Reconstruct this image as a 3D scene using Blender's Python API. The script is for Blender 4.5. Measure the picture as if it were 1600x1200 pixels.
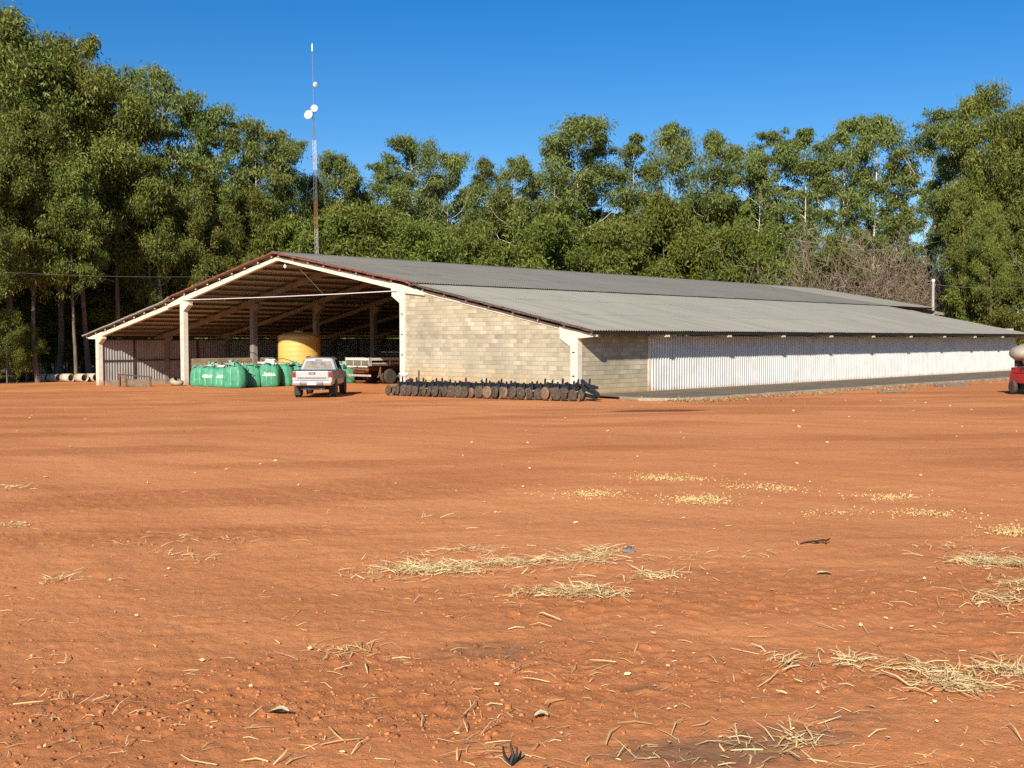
import bpy, math, random
import numpy as np
from mathutils import Matrix, Vector

# ------------------------------------------------------------------ scene, camera, light
sc = bpy.context.scene
col = sc.collection
for o in list(bpy.data.objects):
    bpy.data.objects.remove(o)

FPX = 1700.0                                        # focal length in photo pixels (photo 1600 x 1200)
CAM = np.array([30.456, -35.423, 2.41])
# rows: world X, Y, Z expressed in camera axes (right, down, forward)
R = np.array([[0.71788099, 0.02619004, -0.69567303],
              [0.69616281, -0.0299561, 0.71725865],
              [-0.00205461, -0.99920804, -0.03973745]])
cam = bpy.data.cameras.new('camera')
cam.sensor_width = 36.0
cam.lens = FPX / 1600.0 * 36.0
cam.clip_start = 0.1
cam.clip_end = 6000
cam_ob = bpy.data.objects.new('camera', cam)
M = Matrix.Identity(4)
for r in range(3):
    M[r][0] = R[r, 0]
    M[r][1] = -R[r, 1]
    M[r][2] = -R[r, 2]
    M[r][3] = CAM[r]
cam_ob.matrix_world = M
col.objects.link(cam_ob)
sc.camera = cam_ob

SUNV = Vector((1.0, -1.85, 1.20)).normalized()      # towards the sun, read from the eave shadow
sun_elev = math.asin(SUNV.z)
sun_az = math.atan2(SUNV.x, SUNV.y)
world = bpy.data.worlds.new('World')
sc.world = world
world.use_nodes = True
wn = world.node_tree
sky = wn.nodes.new('ShaderNodeTexSky')
sky.sky_type = 'NISHITA'
sky.sun_disc = False
sky.sun_elevation = sun_elev
sky.sun_rotation = sun_az
sky.altitude = 600
sky.air_density = 1.0
sky.dust_density = 0.35
sky.ozone_density = 3.0
bgn = wn.nodes['Background']
bgn.inputs['Strength'].default_value = 0.088
hsv = wn.nodes.new('ShaderNodeHueSaturation')       # the phone's saturated blue, the same over the whole sky
hsv.inputs['Saturation'].default_value = 1.42
hsv.inputs['Hue'].default_value = 0.507
wn.links.new(sky.outputs['Color'], hsv.inputs['Color'])
wn.links.new(hsv.outputs['Color'], bgn.inputs['Color'])
sl = bpy.data.lights.new('sun', 'SUN')
sl.energy = 5.0
sl.angle = math.radians(0.53)
sl.color = (1.0, 0.91, 0.77)
so = bpy.data.objects.new('sun', sl)
so.rotation_euler = (-SUNV).to_track_quat('-Z', 'Y').to_euler()
so.location = (60, -110, 70)
col.objects.link(so)

sc.view_settings.view_transform = 'Standard'
sc.view_settings.look = 'None'
sc.view_settings.exposure = 0.46
sc.view_settings.gamma = 1.0
sc.view_settings.use_curve_mapping = False
sc.render.engine = 'CYCLES'
cy = sc.cycles
cy.use_denoising = False
cy.max_bounces = 6
cy.diffuse_bounces = 2
cy.glossy_bounces = 2
cy.transmission_bounces = 3
cy.transparent_max_bounces = 4
cy.caustics_reflective = False
cy.caustics_refractive = False
cy.sample_clamp_indirect = 1.2

rnd = random.Random(7)
rng = np.random.default_rng(11)
SLOPE = 0.0178                                      # the yard falls gently towards -X


GX = [-400, -95, -66, -46, -40, -34, -22, -10, 0, 62, 400]
GZ = [-1.69, -1.69, -1.14, -0.80, -0.60, -0.36, -0.29, -0.17, 0.0, 1.10, 1.10]


def gz(x):
    return float(np.interp(x, GX, GZ))


def ray(px, py):
    return R @ np.array([px - 800.0, py - 600.0, FPX])


def ground_hit(d):                                  # rays from the viewer to the yard, by bisection
    d = d / FPX
    lo, hi = np.full(len(d), 1.0), np.full(len(d), 160.0)
    for _ in range(48):
        t = (lo + hi) / 2
        P = CAM + d * t[:, None]
        above = P[:, 2] > np.interp(P[:, 0], GX, GZ)
        lo, hi = np.where(above, t, lo), np.where(above, hi, t)
    return CAM + d * lo[:, None]


def ong(px, py):                                    # photo pixel -> point on the yard
    p = ground_hit(np.array([ray(px, py)]))[0]
    return Vector((p[0], p[1], gz(p[0])))


def at_depth(px, depth):                            # photo column and distance -> point on the ground
    p = CAM + (ray(px, 534.0) / FPX) * depth
    return Vector((p[0], p[1], gz(p[0])))


# ------------------------------------------------------------------ materials
def new_mat(name):
    m = bpy.data.materials.new(name)
    m.use_nodes = True
    nt = m.node_tree
    b = nt.nodes['Principled BSDF']
    return m, nt, b


def N(nt, typ, **kw):
    n = nt.nodes.new(typ)
    for k, v in kw.items():
        setattr(n, k, v)
    return n


def ramp(nt, fac, stops):
    r = nt.nodes.new('ShaderNodeValToRGB')
    e = r.color_ramp.elements
    while len(e) > 1:
        e.remove(e[-1])
    e[0].position, e[0].color = stops[0][0], (*stops[0][1], 1)
    for p, c in stops[1:]:
        q = e.new(p)
        q.color = (*c, 1)
    nt.links.new(fac, r.inputs[0])
    return r.outputs[0]


def noise(nt, scale, detail=4, rough=0.55, vec=None, dist=0.0):
    n = nt.nodes.new('ShaderNodeTexNoise')
    n.inputs['Scale'].default_value = scale
    n.inputs['Detail'].default_value = detail
    n.inputs['Roughness'].default_value = rough
    n.inputs['Distortion'].default_value = dist
    if vec is not None:
        nt.links.new(vec, n.inputs['Vector'])
    return n.outputs['Fac']


def mixc(nt, fac, a, b, mode='MIX'):
    m = nt.nodes.new('ShaderNodeMix')
    m.data_type = 'RGBA'
    m.blend_type = mode
    for sock, v in ((m.inputs[0], fac), (m.inputs[6], a), (m.inputs[7], b)):
        if isinstance(v, (int, float)):
            sock.default_value = v
        elif isinstance(v, tuple):
            sock.default_value = (*v, 1)
        else:
            nt.links.new(v, sock)
    return m.outputs[2]


def math_n(nt, op, a, b=None):
    m = nt.nodes.new('ShaderNodeMath')
    m.operation = op
    for i, v in enumerate((a, b)):
        if v is None:
            continue
        if isinstance(v, (int, float)):
            m.inputs[i].default_value = v
        else:
            nt.links.new(v, m.inputs[i])
    return m.outputs[0]


def geo_pos(nt):
    return nt.nodes.new('ShaderNodeNewGeometry').outputs['Position']


def maprange(nt, v, a, b, c=0.0, d=1.0):
    m = nt.nodes.new('ShaderNodeMapRange')
    m.clamp = True
    nt.links.new(v, m.inputs[0])
    for i, x in enumerate((a, b, c, d)):
        m.inputs[i + 1].default_value = x
    return m.outputs[0]


def bump(nt, b, h, strength, dist):
    n = nt.nodes.new('ShaderNodeBump')
    n.inputs['Strength'].default_value = strength
    n.inputs['Distance'].default_value = dist
    nt.links.new(h, n.inputs['Height'])
    nt.links.new(n.outputs[0], b.inputs['Normal'])


def simple(name, c, rough=0.6, metal=0.0, var=0.25, scale=6.0, spec=0.4, dirt=None, bmp=0.0):
    """painted / metal / cloth surface with mottling, and optional soil splashed low on it"""
    m, nt, b = new_mat(name)
    pos = geo_pos(nt)
    n = noise(nt, scale, 5, 0.6, pos)
    c2 = tuple(x * (1 - var) for x in c)
    c3 = tuple(min(1, x * (1 + var * 0.5)) for x in c)
    out = ramp(nt, n, [(0.3, c2), (0.55, c), (0.75, c3)])
    if dirt:
        top, amt = dirt
        sx = nt.nodes.new('ShaderNodeSeparateXYZ')
        nt.links.new(pos, sx.inputs[0])
        base = math_n(nt, 'MULTIPLY', sx.outputs[0], SLOPE)
        hgt = math_n(nt, 'SUBTRACT', sx.outputs[2], base)
        n2 = noise(nt, 2.2, 5, 0.65, pos)
        lim = math_n(nt, 'MULTIPLY', n2, top * 1.7)
        f = maprange(nt, math_n(nt, 'SUBTRACT', lim, hgt), -0.15 * top, 0.75 * top, 0, amt)
        out = mixc(nt, f, out, (0.44, 0.22, 0.10))
    nt.links.new(out, b.inputs['Base Color'])
    b.inputs['Roughness'].default_value = rough
    b.inputs['Metallic'].default_value = metal
    b.inputs['Specular IOR Level'].default_value = spec
    if bmp:
        bump(nt, b, noise(nt, scale * 4, 4, 0.6, pos), 0.5, bmp)
    return m


def mat_ground():
    m, nt, b = new_mat('red_soil')
    pos = geo_pos(nt)
    # streaks run with the vehicle tracks
    mp = N(nt, 'ShaderNodeMapping')
    mp.inputs['Rotation'].default_value = (0, 0, math.radians(-44))
    mp.inputs['Scale'].default_value = (0.22, 1.0, 1.0)
    nt.links.new(pos, mp.inputs['Vector'])
    n1 = noise(nt, 0.10, 4, 0.55, pos)
    n2 = noise(nt, 1.1, 6, 0.62, mp.outputs[0], 0.4)
    n3 = noise(nt, 9.0, 6, 0.65, pos)
    n4 = noise(nt, 60.0, 4, 0.6, pos)
    c = ramp(nt, n1, [(0.35, (0.58, 0.218, 0.075)), (0.5, (0.67, 0.262, 0.096)), (0.66, (0.73, 0.30, 0.115))])
    c = mixc(nt, maprange(nt, n2, 0.42, 0.72, 0, 0.62), c, (0.45, 0.162, 0.056))
    c = mixc(nt, maprange(nt, n2, 0.42, 0.22, 0, 0.5), c, (0.76, 0.34, 0.14))
    c = mixc(nt, maprange(nt, n3, 0.5, 0.8, 0, 0.45), c, (0.36, 0.12, 0.042))
    c = mixc(nt, maprange(nt, n4, 0.35, 0.75, 0, 0.30), c, (0.66, 0.28, 0.11))
    at = N(nt, 'ShaderNodeAttribute', attribute_name='rough')
    c = mixc(nt, math_n(nt, 'MULTIPLY', at.outputs['Fac'], 0.5), c, (0.42, 0.145, 0.048))
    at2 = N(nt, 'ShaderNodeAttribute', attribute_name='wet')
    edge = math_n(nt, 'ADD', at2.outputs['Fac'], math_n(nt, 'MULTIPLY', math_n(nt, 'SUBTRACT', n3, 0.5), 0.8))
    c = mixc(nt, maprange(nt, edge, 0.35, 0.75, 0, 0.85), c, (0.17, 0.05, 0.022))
    at3 = N(nt, 'ShaderNodeAttribute', attribute_name='ash')
    edge3 = math_n(nt, 'ADD', at3.outputs['Fac'], math_n(nt, 'MULTIPLY', math_n(nt, 'SUBTRACT', n3, 0.5), 1.2))
    c = mixc(nt, maprange(nt, edge3, 0.4, 0.95, 0, 0.75), c, (0.20, 0.12, 0.07))
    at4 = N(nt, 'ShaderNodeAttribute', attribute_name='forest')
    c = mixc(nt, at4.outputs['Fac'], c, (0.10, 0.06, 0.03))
    nt.links.new(c, b.inputs['Base Color'])
    b.inputs['Roughness'].default_value = 0.95
    b.inputs['Specular IOR Level'].default_value = 0.12
    h1 = noise(nt, 22.0, 8, 0.72, pos)
    h = math_n(nt, 'ADD', math_n(nt, 'MULTIPLY', h1, 1.0), math_n(nt, 'MULTIPLY', n4, 0.25))
    h = math_n(nt, 'ADD', h, math_n(nt, 'MULTIPLY', n2, 1.2))
    bump(nt, b, h, 0.6, 0.03)
    return m


def mat_block():
    m, nt, b = new_mat('concrete_block')
    pos = geo_pos(nt)
    # one tone per block: hash of the block's own cell
    sx = nt.nodes.new('ShaderNodeSeparateXYZ')
    nt.links.new(pos, sx.inputs[0])
    along = math_n(nt, 'ADD', sx.outputs[0], sx.outputs[1])
    course = math_n(nt, 'FLOOR', math_n(nt, 'MULTIPLY', math_n(nt, 'ADD', sx.outputs[2], 0.5), 5.0))
    half = math_n(nt, 'MULTIPLY', math_n(nt, 'MODULO', course, 2.0), 0.5)
    cellx = math_n(nt, 'FLOOR', math_n(nt, 'ADD', math_n(nt, 'MULTIPLY', along, 2.5), half))
    cv = nt.nodes.new('ShaderNodeCombineXYZ')
    nt.links.new(cellx, cv.inputs[0])
    nt.links.new(course, cv.inputs[1])
    wnz = nt.nodes.new('ShaderNodeTexWhiteNoise')
    nt.links.new(cv.outputs[0], wnz.inputs['Vector'])
    tone = wnz.outputs['Value']
    c = ramp(nt, tone, [(0.0, (0.36, 0.315, 0.225)), (0.2, (0.44, 0.39, 0.28)), (0.6, (0.49, 0.435, 0.315)), (0.9, (0.55, 0.49, 0.36)), (1.0, (0.63, 0.57, 0.435))])
    big = noise(nt, 0.55, 4, 0.6, pos)
    c = mixc(nt, maprange(nt, big, 0.42, 0.72, 0, 0.62), c, (0.30, 0.27, 0.195))
    fine = noise(nt, 16.0, 5, 0.65, pos)
    c = mixc(nt, maprange(nt, fine, 0.35, 0.7, 0.30, 0.0), c, (0.29, 0.25, 0.18))
    # dark damp course and soil splashed along the foot
    n2 = noise(nt, 1.6, 4, 0.6, pos)
    zc = math_n(nt, 'ABSOLUTE', math_n(nt, 'SUBTRACT', sx.outputs[2], 2.62))
    band = maprange(nt, zc, 0.16, 0.06, 0, 0.45)
    band = math_n(nt, 'MULTIPLY', band, maprange(nt, n2, 0.4, 0.55, 0, 1))
    c = mixc(nt, band, c, (0.20, 0.175, 0.13))
    base = math_n(nt, 'MULTIPLY', sx.outputs[0], SLOPE)
    hgt = math_n(nt, 'SUBTRACT', sx.outputs[2], base)
    leftness = maprange(nt, sx.outputs[0], -1.0, -9.0, 0.55, 1.25)
    lim = math_n(nt, 'MULTIPLY', math_n(nt, 'MULTIPLY', n2, 2.0), leftness)
    f = maprange(nt, math_n(nt, 'SUBTRACT', lim, hgt), -0.4, 0.9, 0, 0.72)
    c = mixc(nt, f, c, (0.56, 0.36, 0.17))
    nt.links.new(c, b.inputs['Base Color'])
    b.inputs['Roughness'].default_value = 0.92
    b.inputs['Specular IOR Level'].default_value = 0.15
    bump(nt, b, fine, 0.5, 0.006)
    return m


def mat_roof(name, base, streak):
    m, nt, b = new_mat(name)
    pos = geo_pos(nt)
    oi = nt.nodes.new('ShaderNodeObjectInfo')
    mp = N(nt, 'ShaderNodeMapping')
    mp.inputs['Scale'].default_value = (0.12, 1.6, 0.12)
    nt.links.new(pos, mp.inputs['Vector'])
    n1 = noise(nt, 1.4, 5, 0.6, mp.outputs[0])
    n2 = noise(nt, 0.16, 4, 0.55, pos)
    n3 = noise(nt, 7.0, 5, 0.65, pos)
    c = ramp(nt, n1, [(0.25, tuple(x * 0.78 for x in base)), (0.5, base), (0.75, tuple(x * 1.10 for x in base))])
    c = mixc(nt, maprange(nt, n2, 0.45, 0.7, 0, streak), c, tuple(x * 0.7 for x in base))
    c = mixc(nt, maprange(nt, n3, 0.5, 0.75, 0, 0.3), c, tuple(x * 0.72 for x in base))
    c = mixc(nt, maprange(nt, oi.outputs['Random'], 0.0, 1.0, 0.0, 0.20), c, tuple(x * 0.68 for x in base))
    nt.links.new(c, b.inputs['Base Color'])
    b.inputs['Roughness'].default_value = 0.85
    b.inputs['Specular IOR Level'].default_value = 0.2
    return m


def mat_foliage(name, lo, mid, hi, trans=0.28):
    m, nt, b = new_mat(name)
    at = N(nt, 'ShaderNodeAttribute', attribute_name='tint')
    oi = nt.nodes.new('ShaderNodeObjectInfo')
    c = ramp(nt, at.outputs['Fac'], [(0.0, lo), (0.5, mid), (1.0, hi)])
    hs = nt.nodes.new('ShaderNodeHueSaturation')
    nt.links.new(c, hs.inputs['Color'])
    nt.links.new(maprange(nt, oi.outputs['Random'], 0, 1, 0.483, 0.516), hs.inputs['Hue'])
    nt.links.new(maprange(nt, oi.outputs['Random'], 0, 1, 0.80, 1.15), hs.inputs['Value'])
    nt.links.new(hs.outputs[0], b.inputs['Base Color'])
    b.inputs['Roughness'].default_value = 0.55
    b.inputs['Specular IOR Level'].default_value = 0.25
    tr = nt.nodes.new('ShaderNodeBsdfTranslucent')
    nt.links.new(hs.outputs[0], tr.inputs['Color'])
    mx = nt.nodes.new('ShaderNodeMixShader')
    mx.inputs[0].default_value = trans
    nt.links.new(b.outputs[0], mx.inputs[1])
    nt.links.new(tr.outputs[0], mx.inputs[2])
    nt.links.new(mx.outputs[0], nt.nodes['Material Output'].inputs['Surface'])
    return m


def mat_bark(name, a, bcol):
    m, nt, b = new_mat(name)
    tc = nt.nodes.new('ShaderNodeTexCoord')
    mp = N(nt, 'ShaderNodeMapping')
    mp.inputs['Scale'].default_value = (3, 3, 0.5)
    nt.links.new(tc.outputs['Object'], mp.inputs['Vector'])
    n1 = noise(nt, 1.3, 5, 0.6, mp.outputs[0])
    c = ramp(nt, n1, [(0.35, a), (0.6, bcol)])
    nt.links.new(c, b.inputs['Base Color'])
    b.inputs['Roughness'].default_value = 0.85
    return m


def mat_straw(name, lo, hi):
    m, nt, b = new_mat(name)
    at = N(nt, 'ShaderNodeAttribute', attribute_name='tint')
    c = ramp(nt, at.outputs['Fac'], [(0, lo), (1, hi)])
    nt.links.new(c, b.inputs['Base Color'])
    b.inputs['Roughness'].default_value = 0.6
    b.inputs['Specular IOR Level'].default_value = 0.3
    return m


MT = {}
MT['ground'] = mat_ground()
MT['block'] = mat_block()
MT['mortar'] = simple('mortar', (0.36, 0.315, 0.23), 0.95, dirt=(0.9, 0.7))
MT['roof_low'] = mat_roof('fibre_cement_light', (0.29, 0.278, 0.232), 0.25)
MT['roof_top'] = mat_roof('fibre_cement_dark', (0.192, 0.184, 0.158), 0.35)
MT['roof_new'] = mat_roof('fibre_cement_rear', (0.28, 0.268, 0.225), 0.2)
MT['roof_left'] = mat_roof('fibre_cement_inner', (0.40, 0.43, 0.43), 0.2)
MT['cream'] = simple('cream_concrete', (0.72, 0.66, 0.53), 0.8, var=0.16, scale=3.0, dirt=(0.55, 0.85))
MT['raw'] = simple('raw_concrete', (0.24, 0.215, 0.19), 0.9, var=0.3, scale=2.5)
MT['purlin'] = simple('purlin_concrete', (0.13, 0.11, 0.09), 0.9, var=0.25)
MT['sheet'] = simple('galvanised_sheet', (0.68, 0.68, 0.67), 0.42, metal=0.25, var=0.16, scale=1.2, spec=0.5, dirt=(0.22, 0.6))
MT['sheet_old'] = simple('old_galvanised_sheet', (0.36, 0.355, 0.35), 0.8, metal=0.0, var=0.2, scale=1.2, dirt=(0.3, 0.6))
MT['girt'] = simple('dark_steel', (0.06, 0.055, 0.05), 0.6, metal=0.3)
MT['verge_red'] = simple('red_verge_tile', (0.24, 0.085, 0.055), 0.85, var=0.5, scale=4)
MT['verge_brown'] = simple('brown_verge_tile', (0.12, 0.085, 0.065), 0.9, var=0.5, scale=3)
MT['slab'] = simple('dark_slab', (0.19, 0.145, 0.09), 0.9, var=0.4, scale=0.8, bmp=0.01)
MT['kerb'] = simple('kerb_concrete', (0.38, 0.32, 0.23), 0.9, var=0.35, scale=1.5)
MT['black'] = simple('black_plastic', (0.022, 0.022, 0.022), 0.55)
MT['tyre'] = simple('dusty_tyre', (0.075, 0.06, 0.048), 0.9, var=0.4)
MT['rubber'] = simple('soil_caked_rubber', (0.10, 0.075, 0.056), 0.9, var=0.6, scale=9)
MT['caked'] = simple('soil_caked_disc', (0.24, 0.145, 0.085), 0.85, var=0.5, scale=9)
MT['iron'] = simple('dark_blue_iron', (0.030, 0.034, 0.040), 0.6, metal=0.2, var=0.4, scale=8)
MT['silver'] = simple('silver_paint', (0.56, 0.56, 0.55), 0.30, metal=0.45, var=0.08, scale=2, spec=0.6)
MT['glass'] = simple('tinted_glass', (0.02, 0.022, 0.025), 0.06, var=0.05, spec=0.9)
MT['rear_glass_reflection'] = simple('rear_glass_reflection', (0.30, 0.26, 0.21), 0.05, var=0.55, scale=3.2, spec=1.0)  # beige mottled reflection painted into the glass colour
MT['red_lens'] = simple('red_lens', (0.32, 0.012, 0.02), 0.2, var=0.2, spec=0.8)
MT['white_lens'] = simple('white_lens', (0.75, 0.74, 0.70), 0.2, var=0.1, spec=0.8)
MT['chrome'] = simple('chrome', (0.80, 0.80, 0.80), 0.15, metal=0.9, var=0.05)
MT['plate'] = simple('plate', (0.66, 0.66, 0.64), 0.5, var=0.12, scale=14)
MT['bag'] = simple('green_woven_bag', (0.072, 0.315, 0.18), 0.6, var=0.32, scale=3.0, spec=0.3, dirt=(0.12, 0.4))
MT['bag_seam'] = simple('pale_seam', (0.22, 0.50, 0.34), 0.6, var=0.15)
MT['bag_neck'] = simple('pale_bag_neck', (0.30, 0.42, 0.33), 0.65, var=0.5, scale=8)
MT['bag_print'] = simple('white_print', (0.78, 0.84, 0.78), 0.6, var=0.1)
MT['strap'] = simple('black_strap', (0.03, 0.035, 0.03), 0.8)
MT['tank'] = simple('yellow_plastic_tank', (0.72, 0.46, 0.13), 0.45, var=0.14, scale=0.9, spec=0.4, dirt=(0.9, 0.4))
MT['board'] = simple('white_board', (0.62, 0.58, 0.48), 0.7, var=0.25, scale=4)
MT['boardgrey'] = simple('grey_board', (0.17, 0.17, 0.17), 0.7, var=0.3, scale=4)
MT['wood'] = simple('old_wood', (0.20, 0.15, 0.10), 0.9, var=0.4, scale=5)
MT['rust'] = simple('rusty_steel', (0.19, 0.075, 0.038), 0.9, var=0.5, scale=6)
MT['porcelain'] = simple('porcelain', (0.80, 0.79, 0.76), 0.2, var=0.05, spec=0.7)
MT['redpaint'] = simple('red_paint', (0.50, 0.018, 0.020), 0.4, var=0.2, scale=2, spec=0.5, dirt=(0.55, 0.35))
MT['chev_red'] = simple('chevron_red', (0.50, 0.07, 0.03), 0.5)
MT['chev_white'] = simple('chevron_white', (0.66, 0.62, 0.52), 0.5)
MT['beige_tank'] = simple('beige_plastic', (0.36, 0.33, 0.26), 0.5, var=0.2, scale=1.5)
MT['pipe'] = simple('concrete_pipe', (0.52, 0.45, 0.34), 0.9, var=0.25, scale=4, dirt=(0.2, 0.5))
MT['dark'] = simple('dark_inside', (0.03, 0.026, 0.022), 0.9)
MT['white'] = simple('white_paint', (0.78, 0.78, 0.78), 0.45, var=0.06)
MT['orange'] = simple('orange_paint', (0.45, 0.20, 0.10), 0.6, var=0.3)
MT['galv'] = simple('grey_steel', (0.20, 0.21, 0.23), 0.5, metal=0.3)
MT['polec'] = simple('pole_concrete', (0.40, 0.38, 0.33), 0.9, var=0.2)
MT['wire'] = simple('wire', (0.16, 0.15, 0.14), 0.6)
MT['paleleaf'] = simple('pale_leaf', (0.62, 0.50, 0.28), 0.7, var=0.3, scale=30)
MT['leaf_euc'] = mat_foliage('eucalyptus_leaf', (0.100, 0.136, 0.036), (0.205, 0.25, 0.062), (0.345, 0.37, 0.118), 0.38)
MT['leaf_dense'] = mat_foliage('dense_leaf', (0.085, 0.115, 0.025), (0.195, 0.228, 0.044), (0.36, 0.365, 0.085), 0.36)
MT['leaf_bush'] = mat_foliage('bush_leaf', (0.085, 0.12, 0.022), (0.175, 0.218, 0.038), (0.29, 0.315, 0.06), 0.36)
MT['bark'] = mat_bark('pale_bark', (0.42, 0.35, 0.27), (0.68, 0.62, 0.52))
MT['bark_dark'] = mat_bark('brown_bark', (0.075, 0.055, 0.038), (0.18, 0.14, 0.10))
MT['twig'] = mat_bark('dry_twig', (0.20, 0.145, 0.10), (0.34, 0.26, 0.19))
MT['straw'] = mat_straw('straw', (0.56, 0.36, 0.13), (0.92, 0.72, 0.38))
MT['verge_grass'] = mat_straw('verge_grass', (0.30, 0.19, 0.08), (0.55, 0.38, 0.17))
MT['chaff'] = mat_straw('chaff', (0.50, 0.33, 0.13), (0.72, 0.52, 0.25))
MT['clod'] = mat_straw('clod', (0.24, 0.085, 0.030), (0.58, 0.225, 0.08))


# ------------------------------------------------------------------ mesh helpers
def link(name, me, mat=None, parent=None, loc=None, rotz=None):
    o = bpy.data.objects.new(name, me)
    if mat is not None and me is not None and not me.materials:
        me.materials.append(MT[mat] if isinstance(mat, str) else mat)
    if parent is not None:
        o.parent = parent
    if loc is not None:
        o.location = loc
    if rotz is not None:
        o.rotation_euler = (0, 0, rotz)
    col.objects.link(o)
    return o


def tag(o, label, cat, group=None, kind=None):
    if label:
        o['label'] = label
    if cat:
        o['category'] = cat
    if group:
        o['group'] = group
    if kind:
        o['kind'] = kind
    return o


def thing(name, label, cat, loc=(0, 0, 0), rotz=0.0, group=None):
    o = bpy.data.objects.new(name, None)
    o.empty_display_size = 0.3
    o.location = loc
    o.rotation_euler = (0, 0, rotz)
    col.objects.link(o)
    return tag(o, label, cat, group)


def np_mesh(name, verts, quads, tint=None, smooth=False, tris=None, attrs=None):
    me = bpy.data.meshes.new(name)
    verts = np.asarray(verts, dtype=np.float32)
    quads = np.asarray(quads, dtype=np.int32).reshape(-1, 4)
    nv, nq = len(verts), len(quads)
    me.vertices.add(nv)
    me.vertices.foreach_set('co', verts.ravel())
    me.loops.add(nq * 4)
    me.loops.foreach_set('vertex_index', quads.ravel())
    me.polygons.add(nq)
    me.polygons.foreach_set('loop_start', np.arange(0, nq * 4, 4, dtype=np.int32))
    if smooth:
        me.polygons.foreach_set('use_smooth', np.ones(nq, dtype=bool))
    me.update(calc_edges=True)
    if tint is not None:
        a = me.attributes.new('tint', 'FLOAT', 'FACE')
        a.data.foreach_set('value', np.asarray(tint, dtype=np.float32))
    for k, v in (attrs or {}).items():
        a = me.attributes.new(k, 'FLOAT', 'POINT')
        a.data.foreach_set('value', np.asarray(v, dtype=np.float32))
    return me


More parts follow.
